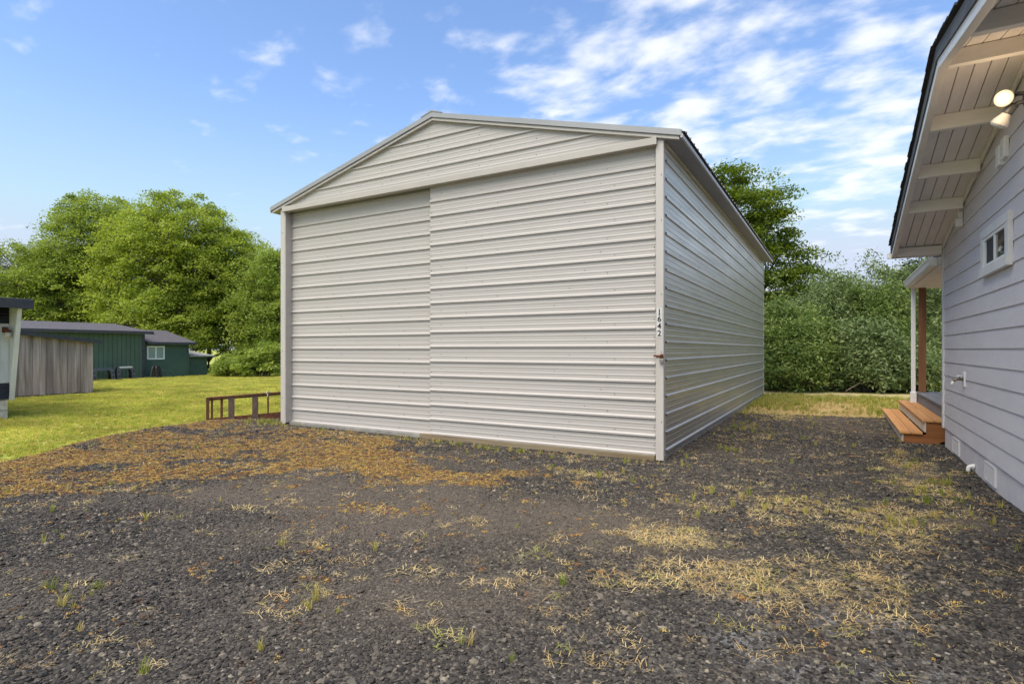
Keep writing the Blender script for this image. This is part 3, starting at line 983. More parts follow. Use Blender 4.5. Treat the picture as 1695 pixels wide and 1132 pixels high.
    fr.box(HX - .036, HX - .010, a, b, d - f, d).box(HX - .036, HX - .010, a, b, c, c + f).box(HX - .036, HX - .010, a, a + f, c + f, d - f).box(HX - .036, HX - .010, b - f, b, c + f, d - f)
    mid = (a + b) / 2
    fr.box(HX - .034, HX - .010, mid - .024, mid + .024, c + f, d - f)
    fr.build('frame', M['vinyl'], wo2, bevel=.002)
    MB().box(HX - .022, HX - .014, a + f, mid - .024, c + f, d - f).build('pane', M['glass'], wo2)
    MB().box(HX - .018, HX - .012, mid + .024, b - f, c + f, d - f).build('pane', M['screen'], wo2)
    # floodlight: box, two heads, one lit
    fl = MB().lathe((HX - .016, 5.63, 3.23), (-1, 0, 0), [(0, .075), (.03, .075), (.045, .06)], 20).build('floodlight', M['lamp_grey'], h, smooth=False)
    tag(fl, 'dark twin floodlight with one lamp lit')
    def head(base, tip, bulb_dir, lit):
        base = Vector(base); tip = Vector(tip); dr = Vector(bulb_dir).normalized()
        ar = MB().tube([base, (base + tip) / 2 + Vector((0, 0, .012)), tip], [.016, .016, .018], 10)
        ar.build('lamp_arm', M['lamp_grey'], fl, smooth=True)
        hd = MB().lathe(tip - dr * .03, dr, [(0, .018), (.01, .034), (.075, .037), (.08, .032)], 18).build('lamp_holder', M['lamp_grey'], fl, smooth=False)
        p0 = tip + dr * .045
        MB().lathe(p0, dr, [(0, .030), (.02, .036), (.06, .056), (.085, .061), (.094, .060)], 24).build('lamp_bulb', M['lamp_white'], fl, smooth=True)
        face = MB().lathe(p0 + dr * .095, dr, [(0, .0565), (.006, .052), (.013, .034), (.016, .004)], 24)
        if lit:
            e = bpy.data.materials.new('lit_bulb'); e.use_nodes = True
            bs = e.node_tree.nodes['Principled BSDF']
            bs.inputs['Base Color'].default_value = (.5, .42, .3, 1)
            bs.inputs['Emission Color'].default_value = (1, .70, .34, 1)
            bs.inputs['Emission Strength'].default_value = 0.5
            face.build('lamp_face', e, fl, smooth=True)
            li = bpy.data.lights.new('floodlight_glow', 'POINT')
            li.energy = 1.2; li.color = (1, .72, .42); li.shadow_soft_size = .05
            lo = bpy.data.objects.new('floodlight_glow', li); col.objects.link(lo)
            lo.parent = h
            lo.location = Vector(p0 + dr * .24) - Vector(h.location)
        else:
            face.build('lamp_face', M['lamp_white'], fl, smooth=True)
    head((HX - .05, 5.63, 3.26), (HX - .135, 5.70, 3.275), (-.42, -.85, -.30), True)
    head((HX - .05, 5.63, 3.20), (HX - .13, 5.67, 3.185), (-.50, .25, -.80), False)
    # paired cable boxes under the eave
    for (ya, yb, zb) in ((6.32, 6.45, 2.985), (6.50, 6.63, 2.965)):
        bx = MB().box(HX - .045, HX - .008, ya, yb, zb, zb + .18).build('cable_box', M['vinyl'], h, bevel=.006)
        MB().box(HX - .049, HX - .044, ya + .03, yb - .03, zb + .03, zb + .10).build('cover', M['house_trim'], bx, bevel=.004)
    # hose tap with white plate
    tp = MB().box(HX - .022, HX - .006, 8.19, 8.32, .90, 1.07).build('tap_plate', M['vinyl'], h, bevel=.004)
    tb = MB().tube([(HX - .02, 8.25, .985), (HX - .08, 8.25, .985), (HX - .105, 8.25, .975), (HX - .112, 8.25, .95)], [.015, .017, .018, .014], 10)
    tb.tube([(HX - .055, 8.25, .985), (HX - .055, 8.25, 1.02)], .007, 8)
    tb.build('hose_tap', M['brass'], tp, smooth=True)
    MB().lathe((HX - .055, 8.25, 1.015), (0, 0, 1), [(0, .028), (.012, .03), (.016, .02)], 12).build('tap_handle', M['lamp_white'], tp)
    MB().lathe((HX - .11, 8.25, .955), (-.6, 0, -1), [(0, .018), (.022, .018), (.035, .015)], 12).build('vacuum_breaker', M['pvc'], tp)
    # foundation vents
    for (ya, yb) in ((8.62, 9.05), (6.83, 7.25)):
        v = MB()
        za, zb = .035, .222
        v.box(HX - .012, HX + .006, ya, yb, zb - .018, zb).box(HX - .012, HX + .006, ya, yb, za, za + .018).box(HX - .012, HX + .006, ya, ya + .022, za + .018, zb - .018).box(HX - .012, HX + .006, yb - .022, yb, za + .018, zb - .018)
        vo = v.build('foundation_vent', M['vent'], h)
        sl = MB()
        for i in range(9):
            zz = za + .022 + i * .0165
            sl.hexa([(HX - .009, ya + .02, zz), (HX + .002, ya + .02, zz + .004), (HX + .002, yb - .02, zz + .004), (HX - .009, yb - .02, zz),
                     (HX - .009, ya + .02, zz + .009), (HX + .002, ya + .02, zz + .013), (HX + .002, yb - .02, zz + .013), (HX - .009, yb - .02, zz + .009)])
        for yy in np.linspace(ya, yb, 8)[1:-1]: sl.box(HX - .010, HX, yy - .005, yy + .005, za + .016, zb - .016)
        g = sl.build('vent_grille', M['vent'], vo); g['kind'] = 'stuff'
        MB().box(HX - .001, HX + .003, ya + .02, yb - .02, za + .016, zb - .016).build('vent_screen', M['soffit_grey'], vo)
    # pipe elbow low on the skirt
    MB().tube([(HX + .0, 7.76, .07), (HX - .03, 7.76, .072), (HX - .05, 7.76, .06), (HX - .056, 7.76, .035), (HX - .056, 7.76, -.03)], .021, 12).build('drain_elbow', M['pvc'], h, smooth=True)
    MB().lathe((HX - .004, 7.76, .07), (-1, 0, 0), [(0, .027), (.018, .027)], 14).build('elbow_collar', M['pvc'], h)
    # --- porch at the far side
    PX = 1.33
    # deck boards
    dk = thing_part('deck', h)
    x = PX + .002
    i = 0
    MB().box(PX - .0, PX + .035, HY1 + .02, 13.2, .335, .499).build('deck_rim', M['deck'], dk)
    while x < 5.0:
        MB().box(x - (.018 if i == 0 else 0), x + .137, HY1 + .014, 13.22, .502, .53).build('deck_board', M['deck'], dk, bevel=.003)
        x += .143; i += 1
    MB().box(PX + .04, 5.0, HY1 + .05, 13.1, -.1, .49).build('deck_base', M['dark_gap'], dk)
    # posts and downspout
    MB().box(1.352, 1.462, 12.95, 13.06, .53, 2.50).build('porch_post', M['post_wood'], h, bevel=.006)
    MB().box(1.235, 1.305, 12.97, 13.03, .31, 2.50).build('downspout', M['vinyl'], h, bevel=.008)
    MB().box(1.22, 1.32, 12.95, 13.05, .29, .53).build('downspout_boot', M['vinyl'], h, bevel=.012)
    # porch roof: box eave with gutter
    pr = MB().box(1.235, 5.2, HY1 + .08, 13.14, 2.50, 2.62).build('porch_roof', M['house_trim'], h)
    y = HY1 + .09
    while y < 13.1:
        MB().box(1.24, 5.0, y, min(y + .1, 13.13), 2.478, 2.496).build('porch_ceiling_board', M['soffit_white'], pr, bevel=.003)
        y += .104
    MB().prism([(1.232, 2.50), (1.17, 2.50), (1.15, 2.53), (1.135, 2.60), (1.125, 2.605), (1.125, 2.62), (1.232, 2.62)], 'y', HY1 + .09, 13.16).build('porch_gutter', M['vinyl'], pr)
    MB().prism([(1.20, 2.625), (5.2, 2.625), (5.2, 2.95), (1.20, 2.65)], 'y', HY1 + .08, 13.16).build('porch_roofing', M['shingle_dark'], pr)
    return h


build_house()


# ------------------------------------------------------------------ wooden steps
def build_steps():
    s = thing('wooden_steps', 'two-step cedar porch stairs with white risers beside the lilac grey house', 'steps', (1.05, 9.85, 0))
    ya, yb = 9.86, 13.45
    for (x0, z) in ((.80, .155), (1.065, .335)):
        for i in range(2):
            a = x0 + i * .139
            MB().box(a, a + .133, ya - .025 + random.uniform(-.006, .006), yb + .02, z - .034, z).build('tread_board', M['cedar'], s, bevel=.006)
    pts = [(x0 + dx, y, z + .001) for (x0, z) in ((.80, .155), (1.065, .335)) for dx in (.03, .10, .17, .24) for y in (ya + .02, (ya + yb) / 2 + .02, yb - .02)]
    screws(s, pts, (0, 0, 1), .006)
    MB().box(.826, .846, ya - .003, yb, -.05, .119).build('riser', M['riser'], s)
    MB().box(1.09, 1.11, ya - .003, yb, .157, .299).build('riser', M['riser'], s)
    for y in (ya, (ya + yb) / 2, yb - .04):
        MB().prism([(.848, -.02), (1.20, -.02), (1.325, .045), (1.325, .299), (1.112, .299), (1.112, .119), (.848, .119)], 'y', y, y + .038).build('stringer', M['redwood'], s, bevel=.003)
    return s


build_steps()


# ------------------------------------------------------------------ rusty frame by the shed corner
def build_rack():
    p = Vector((-9.93, 6.16, 0.01))
    q = Vector((-9.17, 7.22, 0.0))
    d = q - p
    ang = math.atan2(d.y, d.x); Ln = d.xy.length
    r = thing('rusty_metal_frame', 'low rusty steel frame with uprights standing at the left shed corner', 'frame', p, ang)
    hl, hr = .445, .515
    def hz(x): return hl + (hr - hl) * x / Ln
    lean = .05
    def bar(nm, x0, x1, z0f, z1f, y0, y1, m='rust'):
        mb = MB()
        def pt(x, y, z): return (x, y + lean * z, z)
        mb.hexa([pt(x0, y0, z0f(x0)), pt(x1, y0, z0f(x1)), pt(x1, y1, z0f(x1)), pt(x0, y1, z0f(x0)),
                 pt(x0, y0, z1f(x0)), pt(x1, y0, z1f(x1)), pt(x1, y1, z1f(x1)), pt(x0, y1, z1f(x0))])
        return mb.build(nm, M[m], r, local=True, bevel=.003)
    tilt = lambda x: .02 * x / Ln
    bar('top_rail', 0, Ln, lambda x: hz(x) - .03, lambda x: hz(x), -.035, .025)
    bar('top_rail', .03, Ln - .02, lambda x: hz(x) - .062, lambda x: hz(x) - .034, -.014, .008)
    bar('bottom_rail', 0, Ln, lambda x: tilt(x) - .02, lambda x: tilt(x) + .06 + .05 * x / Ln, -.008, .004)
    for x in (.0, Ln - .05): bar('end_upright', x, x + .05, lambda x: -.02, lambda x: hz(x) - .022, -.03, .008)
    for x, w in ((.075, .036), (.23, .042), (1.02, .03)): bar('upright', x, x + w, lambda x: .05, lambda x: hz(x) - .03, .006, .02)
    for x in (.36, .76): bar('flat_upright', x, x + .105, lambda x: -.02, lambda x: hz(x) - .03, -.024, -.013, 'rust_grey')
    z = hz(1.0)
    MB().tube([(1.00, -.035 + lean * z, z - .03), (1.005, -.05 + lean * z, z + .004), (1.03, 0 + lean * z, z + .03), (1.055, .03 + lean * z, z + .004), (1.025, -.05 + lean * z, z - .02), (1.03, -.055 + lean * z, z - .10)], .009, 7).build('rope_tie', M['rope'], r, local=True, smooth=True)
    return r


build_rack()


# ------------------------------------------------------------------ green house far left
def build_green_house():
    k = 32 / 28.0
    def Z(z): return 1.33 + (z - 1.33) * k
    GX = -32.0
    g = thing('green_house', 'dark green low house with brown shingle roofs beyond the lawn', 'house', (GX, 16.4, Z(0)))
    base = Z(0) - .1
    y0, y1 = 8.0, 16.43        # tall wing
    y2, y3 = 19.0, 20.25       # low wing end, lean-to end
    eA, eB, eC = 2.235, 1.68, .93
    # tall wing wall with vertical grooves
    wa = MB()
    prof = []
    y = y0
    while y < y1 - .05:
        prof += [(GX, y), (GX, y + .185), (GX - .022, y + .19), (GX - .022, y + .205)]; y += .21
    prof += [(GX, y1), (GX - 7, y1), (GX - 7, y0)]
    wa.prism(prof, 'z', base + .12, eA + .06).build('wall', M['green_wall'], g)
    MB().box(GX - 6.9, GX - .03, y0, y1 - .02, base - .2, base + .118).build('foundation', M['dark_gap'], g)
    MB().box(GX - .01, GX + .025, y1 - .10, y1 + .025, base + .1, eA).build('corner_board', M['dark_fascia'], g)
    # low wing, stepped laps
    lap = .125
    pr = []
    z = base + .02
    while z < eB:
        pr += [(GX - .35 + .016, z), (GX - .35, z + lap)]; z += lap
    pr += [(GX - 6, z), (GX - 6, base)]
    MB().prism([(a, b) for a, b in pr], 'y', y1 + .03, y2).build('wall', M['green_wall2'], g)
    pr = []
    z = base + .02
    while z < eC:
        pr += [(GX - .55 + .016, z), (GX - .55, z + lap)]; z += lap
    pr += [(GX - 3.5, z), (GX - 3.5, base)]
    MB().prism(pr, 'y', y2 + .002, y3).build('wall', M['green_wall2'], g)
    MB().box(GX - .40, GX - .32, y2 - .06, y2 + .03, base, eB).build('corner_board', M['green_wall2'], g)
    # roofs
    def roof(nm, x0, x1, ya, yb, z0, z1, th, m, fm, fh):
        o = MB().hexa([(x0, ya, z0), (x1, ya, z1), (x1, yb, z1), (x0, yb, z0), (x0, ya, z0 + th), (x1, ya, z1 + th), (x1, yb, z1 + th), (x0, yb, z0 + th)]).build(nm, M[m], g)
        if fm: MB().box(x0 - .001, x0 + .03, ya, yb + .01, z0 - fh, z0 + th - .01).build('fascia', M[fm], o)
        return o
    ridge = -3.4
    roof('roof', GX + .28, GX + ridge, y0, y1 + .18, eA, 2.73, .05, 'roof_brown', 'dark_fascia', .10)
    roof('roof', GX - 7.2, GX + ridge, y0, y1 + .18, eA - .1, 2.73, .05, 'roof_brown', None, 0)
    rb = roof('roof', GX - .05, GX - 3.2, y1 + .19, y2 + .3, eB, 2.42, .05, 'roof_brown', 'dark_fascia', .09)
    roof('roof', GX - 6.2, GX - 3.2, y1 + .19, y2 + .3, eB, 2.42, .05, 'roof_brown', None, 0)
    MB().box(GX - 2.3, GX - 2.0, 17.6, 18.0, 2.17, 2.36).build('roof_vent', M['dark_fascia'], rb, bevel=.03)
    roof('roof', GX - .25, GX - 3.4, y2 + .01, y3 + .28, eC, 1.30, .04, 'roof_pale', 'roof_pale', .03)
    # window
    wx = GX - .335
    a, b, c, d = 14.64 * k, 15.45 * k, Z(.845), Z(1.49)
    t = .07
    w = MB().box(wx - .01, wx + .05, a, b, d - t, d).box(wx - .01, wx + .05, a, b, c, c + t).box(wx - .01, wx + .05, a, a + t, c + t, d - t).box(wx - .01, wx + .05, b - t, b, c + t, d - t)
    m_ = (a + b) / 2
    w.box(wx - .01, wx + .045, m_ - .035, m_ + .035, c + t, d - t)
    wo = w.build('window', M['vinyl'], g, bevel=.006)
    MB().box(wx, wx + .022, a + t, m_ - .035, c + t, d - t).build('pane', M['blind'], wo)
    MB().box(wx, wx + .022, m_ + .035, b - t, c + t, d - t).build('pane', M['blind'], wo)
    return g, GX, k, Z


g_, GX, GK, GZ = build_green_house()


def arch_frame(name, label, y, w, hgt, m1, m2, ang=0.0, dx=.55):
    """moulded arch-shaped plastic stand: two legs joined by a rounded top, holes down the legs, a second arch splayed behind"""
    z0 = GZ(0) - .03
    t = thing(name, label, 'stand', (GX + dx, y, z0), ang, 'arched plastic stands along the green wall')
    def arch(nm, x0, x1, lean, m):
        mb = MB()
        o = [(-w / 2, 0), (-w / 2 + .03, hgt * .82), (-w / 2 + .10, hgt), (w / 2 - .10, hgt), (w / 2 - .03, hgt * .82), (w / 2, 0)]
        i = [(-w / 2 + .15, 0), (-w / 2 + .17, hgt * .62), (-w / 2 + .24, hgt * .82), (w / 2 - .24, hgt * .82), (w / 2 - .17, hgt * .62), (w / 2 - .15, 0)]
        n = len(o)
        def pt(p, x): return (x + lean * p[1], p[0], p[1])
        for k in range(n - 1):
            mb.hexa([pt(o[k], x0), pt(o[k], x1), pt(i[k], x1), pt(i[k], x0), pt(o[k + 1], x0), pt(o[k + 1], x1), pt(i[k + 1], x1), pt(i[k + 1], x0)])
        return mb.build(nm, m, t, local=True)
    arch('arch', .16, .22, -.16, m1)
    arch('arch', -.22, -.16, .16, m2)
    for s in (-1, 1):
        for zz in (.18, .38):
            MB().box(.215 - .16 * zz * hgt / .6, .228 - .16 * zz * hgt / .6, s * (w / 2 - .085) - .035, s * (w / 2 - .085) + .035, zz * hgt / .6 - .05, zz * hgt / .6 + .04).build('leg_hole', M['plastic_black'], t, local=True)
    MB().box(-.07, .07, -w / 2 + .1, w / 2 - .1, hgt - .04, hgt + .015).build('top_bar', m1, t, local=True, bevel=.01)
    return t


arch_frame('plastic_stand', 'black arched plastic stand half hidden behind the plank lean-to', 12.42 * GK, 1.0, .62, M['plastic_grey'], M['plastic_black'])
arch_frame('plastic_stand', 'silver-topped grey arched stand against the tall green wall', 13.32 * GK, .86, .66, M['plastic_grey'], M['plastic_black'])
_s = arch_frame('plastic_stand', 'dark narrow arched stand in front of the low green wing', 14.66 * GK, .42, .66, M['plastic_black'], M['plastic_grey'], .5)


def build_silver_top():
    st = bpy.data.objects['plastic_stand.001'] if 'plastic_stand.001' in bpy.data.objects else None
    if st:
        MB().box(.06, .135, -.30, .30, .60, .682).build('pale_top_rail', M['steel_pale'], st, local=True, bevel=.015)


build_silver_top()
_c = thing('hose_hoop', 'thin dark hoop frame beside the narrow stand at the green house', 'frame', (GX + .5, 15.0 * GK, GZ(0) - .03))
MB().tube([(0, -.1, .4), (0, .35, .4), (0, .47, .36), (0, .5, .28), (0, .5, 0)], .014, 8).build('hoop', M['green_wall2'], _c, local=True, smooth=True)
MB().box(-.12, .12, -.3, .5, -.02, .03).build('base', M['plastic_black'], _c, local=True)


# ------------------------------------------------------------------ weathered plank lean-to
def build_plank_shed():
    PXX = -19.7
    s = thing('plank_lean_to', 'weathered grey plank lean-to with sloping dark roof edge on the lawn', 'shed', (PXX, 7.7, 0))
    ya, yb = 6.0, 8.66
    def top(y): return 1.80 + (1.585 - 1.80) * (y - 6.85) / (8.66 - 6.85)
    y = ya
    rr = random.Random(3)
    while y < yb - .05:
        w = min(rr.uniform(.150, .185), yb - y)
        lo = .03 + rr.uniform(-.012, .012)
        x1 = PXX + rr.uniform(-.007, .007)
        MB().hexa([(x1 - .025, y + .004, lo), (x1, y + .004, lo), (x1, y + w - .004, lo), (x1 - .025, y + w - .004, lo),
                   (x1 - .025, y + .004, top(y)), (x1, y + .004, top(y)), (x1, y + w - .004, top(y + w)), (x1 - .025, y + w - .004, top(y + w))]).build('plank', M['barn_wood'], s, bevel=.003)
        y += w
    MB().prism([(ya, .0), (yb - .02, .0), (yb - .02, top(yb) - .02), (ya, top(ya) - .02)], 'x', PXX - 2.6, PXX - .035).build('back_box', M['dark_gap'], s)
    MB().box(PXX - .02, PXX + .012, ya, yb, -.03, .028).build('ground_board', M['dark_fascia'], s)
    y0, y1 = ya, 8.84
    MB().hexa([(PXX - 2.7, y0, top(y0)), (PXX + .14, y0, top(y0)), (PXX + .14, y1, top(y1)), (PXX - 2.7, y1, top(y1)),
               (PXX - 2.7, y0, top(y0) + .02), (PXX + .14, y0, top(y0) + .02), (PXX + .14, y1, top(y1) + .02), (PXX - 2.7, y1, top(y1) + .02)]).build('roof', M['roof_brown'], s)
    MB().hexa([(PXX + .10, y0, top(y0) - .065), (PXX + .145, y0, top(y0) - .065), (PXX + .145, y1, top(y1) - .065), (PXX + .10, y1, top(y1) - .065),
               (PXX + .10, y0, top(y0) + .045), (PXX + .145, y0, top(y0) + .045), (PXX + .145, y1, top(y1) + .045), (PXX + .10, y1, top(y1) + .045)]).build('fascia', M['dark_fascia'], s)
    return s


build_plank_shed()


# ------------------------------------------------------------------ white and black clad building at the left edge
def build_white_building():
    WX = -14.2
    b = thing('white_clad_building', 'white clad building end with black bands and dark fascia at the left edge', 'building', (WX, 4.6, 0))
    y0, y1 = 1.5, 4.77
    MB().box(WX - 6, WX - .012, y0, y1 - .015, .33, 2.19).build('wall_core', M['white_metal'], b)
    # ribbed white sheet with vertical ribs
    prof = []
    y = y0
    while y < y1 - .2:
        prof += [(y, 0), (y + .10, 0), (y + .105, .008), (y + .125, .008), (y + .13, 0)]; y += .15
    prof.append((y1, 0))
    def band(nm, za, zb, m, off=0.0):
        mb = MB()
        for yy, o in prof:
            mb.v += [(WX + o + off, yy, za), (WX + o + off, yy, zb)]
        for i in range(len(prof) - 1): mb.f.append((2 * i, 2 * i + 2, 2 * i + 3, 2 * i + 1))
        mb.build(nm, m, b, fix=False)
    band('white_band', .675, 1.835, M['white_metal'])
    for za, zb in ((.345, .673), (1.837, 2.17)):
        mb = MB()
        z = za
        while z < zb - .02:
            mb.hexa([(WX - .01, y0, z), (WX + .022, y0, z), (WX + .022, y1, z), (WX - .01, y1, z), (WX - .01, y0, z + .062), (WX + .004, y0, z + .062), (WX + .004, y1, z + .062), (WX - .01, y1, z + .062)])
            z += .0645
        mb.build('black_louvre_band', M['black_metal'], b)
    # leaning white fin at the end of the wall
    MB().prism([(WX + .06, .34), (WX + .06, .34), (WX + .42, 2.15), (WX - .10, 2.15), (WX - .10, .34)], 'y', y1 + .004, y1 + .028).build('wing_panel', M['white_metal'], b)
    MB().hexa([(WX + .02, y1 - .01, .33), (WX + .08, y1 - .01, .33), (WX + .08, y1 + .06, .33), (WX + .02, y1 + .06, .33),
               (WX + .38, y1 - .01, 2.16), (WX + .44, y1 - .01, 2.16), (WX + .44, y1 + .06, 2.16), (WX + .38, y1 + .06, 2.16)]).build('wing_edge', M['house_trim'], b)
    # roof
    rf = MB().hexa([(WX - 6, y0, 2.36), (WX + .50, y0, 2.30), (WX + .50, y1 + .20, 2.25), (WX - 6, y1 + .2, 2.31),
               (WX - 6, y0, 2.42), (WX + .50, y0, 2.36), (WX + .50, y1 + .20, 2.31), (WX - 6, y1 + .2, 2.37)]).build('roof', M['roof_pale'], b)
    MB().hexa([(WX + .47, y0, 2.16), (WX + .53, y0, 2.16), (WX + .53, y1 + .21, 2.12), (WX + .47, y1 + .21, 2.12),
               (WX + .47, y0, 2.35), (WX + .53, y0, 2.35), (WX + .53, y1 + .21, 2.30), (WX + .47, y1 + .21, 2.30)]).build('fascia', M['dark_fascia'], rf)
    MB().hexa([(WX - 6, y1 + .17, 2.14), (WX + .46, y1 + .17, 2.12), (WX + .46, y1 + .21, 2.12), (WX - 6, y1 + .21, 2.14),
               (WX - 6, y1 + .17, 2.31), (WX + .46, y1 + .17, 2.26), (WX + .46, y1 + .21, 2.26), (WX - 6, y1 + .21, 2.31)]).build('fascia', M['dark_fascia'], rf)
    MB().box(WX - 5.9, WX + .45, y0, y1 + .16, 2.195, 2.22).build('soffit', M['dark_fascia'], rf)
    # block foundation
    for r in range(2):
        y = y1 - .02
        i = 0
        while y > y0:
            w = .39 if i or r % 2 == 0 else .19
            MB().box(WX - .19, WX + .012 + .004 * ((i * 7 + r) % 3), y - w + .006, y - .003, -.06 + r * .195, -.06 + (r + 1) * .195 - .007).build('block', M['old_block'], b, bevel=.006)
            y -= w; i += 1
    # wall lamp
    lp = MB().tube([(WX + .0, 4.70, 1.71), (WX + .10, 4.70, 1.73), (WX + .17, 4.70, 1.70)], .02, 10).box(WX - .0, WX + .03, 4.66, 4.74, 1.66, 1.77)
    lo = lp.build('wall_lamp', M['rust_lock'], b)
    MB().lathe((WX + .17, 4.70, 1.71), (0, 0, -1), [(0, .045), (.03, .052), (.05, .05)], 14).build('lamp_cap', M['rust_lock'], lo)
    MB().lathe((WX + .17, 4.70, 1.66), (0, 0, -1), [(0, .045), (.05, .058), (.09, .05), (.10, .02)], 14).build('lamp_glass', M['old_block'], lo, smooth=True)
    return b


build_white_building()


# ------------------------------------------------------------------ trees and shrubs
def leaf_mesh(rng, cen, rad, n, size, flat=.42, up=.6, droop=.25, aspect=.55, clump_tint=None, out_from=None):
    Mn = len(cen)
    off = rng.normal(size=(Mn, n, 3)) * .52
    ln = np.linalg.norm(off, axis=2, keepdims=True)
    off = off / np.maximum(ln, 1e-6) * np.minimum(ln, 1.15)
    off[..., 2] *= flat
    off[..., 2] -= droop * (off[..., 0] ** 2 + off[..., 1] ** 2)
    pos = cen[:, None, :] + off * rad[:, None, None]
    nrm = rng.normal(size=(Mn, n, 3)); nrm[..., 2] = np.abs(nrm[..., 2]) + up
    nrm /= np.linalg.norm(nrm, axis=2, keepdims=True)
    t = rng.normal(size=(Mn, n, 3))
    t -= nrm * np.sum(t * nrm, axis=2, keepdims=True)
    t /= np.linalg.norm(t, axis=2, keepdims=True)
    b = np.cross(nrm, t)
    s = size * rng.uniform(.45, 1.5, size=(Mn, n, 1))
    p = pos
    V = np.stack([p - t * s * .5, p + b * s * aspect * .5, p + t * s * .5, p - b * s * aspect * .5], axis=2).reshape(-1, 3)
    Q = np.arange(len(V)).reshape(-1, 4)
    ct = rng.random((Mn, 1)) if clump_tint is None else clump_tint[:, None]
    tint = np.clip(ct * .55 + rng.random((Mn, n)) * .45, 0, 1).ravel()
    return V, Q, tint


def envelope_points(rng, n, lobes, surf=.6):
    """points in a union of ellipsoids (cx,cy,cz,rx,ry,rz), mostly near the outer shell, spread out"""
    vol = np.array([l[3] * l[4] * l[5] for l in lobes]); vol = vol / vol.sum()
    out = []
    k = 0
    while len(out) < n and k < n * 60:
        k += 1
        l = lobes[rng.choice(len(lobes), p=vol)]
        d = rng.normal(size=3); d /= np.linalg.norm(d)
        if d[2] < -.55: continue
        r = rng.uniform(.82, 1.03) if rng.random() < surf else rng.uniform(.25, .85)
        p = np.array(l[:3]) + d * r * np.array(l[3:6])
        # skip if deep inside another lobe
        deep = False
        for m in lobes:
            if m is l: continue
            q = (p - np.array(m[:3])) / np.array(m[3:6])
            if np.dot(q, q) < .55 and rng.random() < .85: deep = True
        if not deep: out.append(p)
    return np.array(out)


def branches(rng, trunk_pts, trunk_r, cen, nl, mb, twig=.012):
    """limbs from the trunk to some clumps, sub-branches to the others"""
    mb.tube(trunk_pts, trunk_r, 8)
    T = np.array([list(p) for p in trunk_pts])
    idx = rng.permutation(len(cen))
    nodes = [(np.array(p), .5 * trunk_r[min(i, len(trunk_r) - 1)]) for i, p in enumerate(T) if i > 0]
    limbs = idx[:nl]
    for j in limbs:
        c = cen[j]
        # leave the trunk well below the clump
        k = np.argmin(np.abs(T[1:, 2] - (c[2] * .55 + T[0, 2] * .45 - .1 * np.linalg.norm(c[:2] - T[0, :2])))) + 1
        a = T[k]; mid = a * .45 + c * .55; mid[2] -= .06 * np.linalg.norm(c - a); mid[:2] += rng.normal(size=2) * .15
        r0 = trunk_r[k] * .5
        q = [a, a * .7 + mid * .3 + rng.normal(size=3) * .04, mid, mid * .4 + c * .6 + rng.normal(size=3) * .05, c]
        rr = [r0, r0 * .8, r0 * .55, r0 * .32, twig]
        mb.tube(q, rr, 5, caps=False)
        nodes += [(np.array(q[2]), rr[2]), (np.array(q[3]), rr[3])]
    NP = np.array([n[0] for n in nodes]); NR = np.array([n[1] for n in nodes])
    for j in idx[nl:]:
        c = cen[j]
        dd = np.linalg.norm(NP - c, axis=1) + np.maximum(0, NP[:, 2] - c[2]) * 1.5
        k = int(np.argmin(dd))
        a = NP[k]; mid = (a + c) / 2 + rng.normal(size=3) * .08; mid[2] += .04 * np.linalg.norm(c - a)
        r0 = max(NR[k] * .45, twig * 1.3)
        mb.tube([a, mid, c], [r0, r0 * .6, twig * .7], 4, caps=False)


def tree(name, label, base, lobes, nclump, nleaf, crad, lsize, leafmat, seed, trunk_r=.2, flat=.38, droop=.3, stems=1, surf=.62, group=None, cat='tree', nl=12, aspect=.55, up=.6, twig=.012):
    rng = np.random.default_rng(seed)
    t = thing(name, label, cat, base, 0, group)
    top = max(l[2] + l[5] for l in lobes)
    cen = envelope_points(rng, nclump, lobes, surf)
    rad = crad * rng.uniform(.5, 1.5, size=len(cen))
    mb = MB()
    groups = np.array_split(np.argsort(cen[:, 0] + cen[:, 1] * .3), stems)
    for s in range(stems):
        g = cen[groups[s]]
        tx, ty = g[:, 0].mean() * .55, g[:, 1].mean() * .55
        if stems == 1: tx, ty = lobes[0][0] * .8, lobes[0][1] * .8
        H = top * (.80 if stems == 1 else .72)
        ox, oy = (0, 0) if stems == 1 else (tx * .35, ty * .35)
        tp = [(ox + (tx - ox) * f ** 1.3 + rng.normal() * .05 * H * .12, oy + (ty - oy) * f ** 1.3 + rng.normal() * .05 * H * .12, -.15 + f * H) for f in (0, .14, .28, .42, .56, .7, .85, 1)]
        trs = [trunk_r * (1.25 - f) + .02 for f in (0, .14, .28, .42, .56, .7, .85, 1)]
        branches(rng, tp, trs, g, min(nl, max(3, len(g) // 4)), mb, twig)
    tr = mb.build('trunk', M['bark'], t, local=True, smooth=True, fix=False)
    V, Q, tint = leaf_mesh(rng, cen, rad, nleaf, lsize, flat, up, droop, aspect)
    np_mesh('crown', V, Q, leafmat, t, {'tint': ('FACE', tint)})
    return t


def P(px, d):
    return (px - 847.5) / 936.2 * d


GL = -.2
# broadleaf trees behind the green house
def broad(label, l, d, Hh, R, seed, m, extra=(), nclump=250, nleaf=185, crad=.8, ls=.155):
    b = spot(l, d, GL)
    lobes = [(0, 0, Hh * .55, R, R * .9, Hh * .455)] + list(extra)
    return tree('broadleaf_tree', label, b, lobes, nclump, nleaf, crad, ls, m, seed, trunk_r=.24, group='tall trees behind the green house')


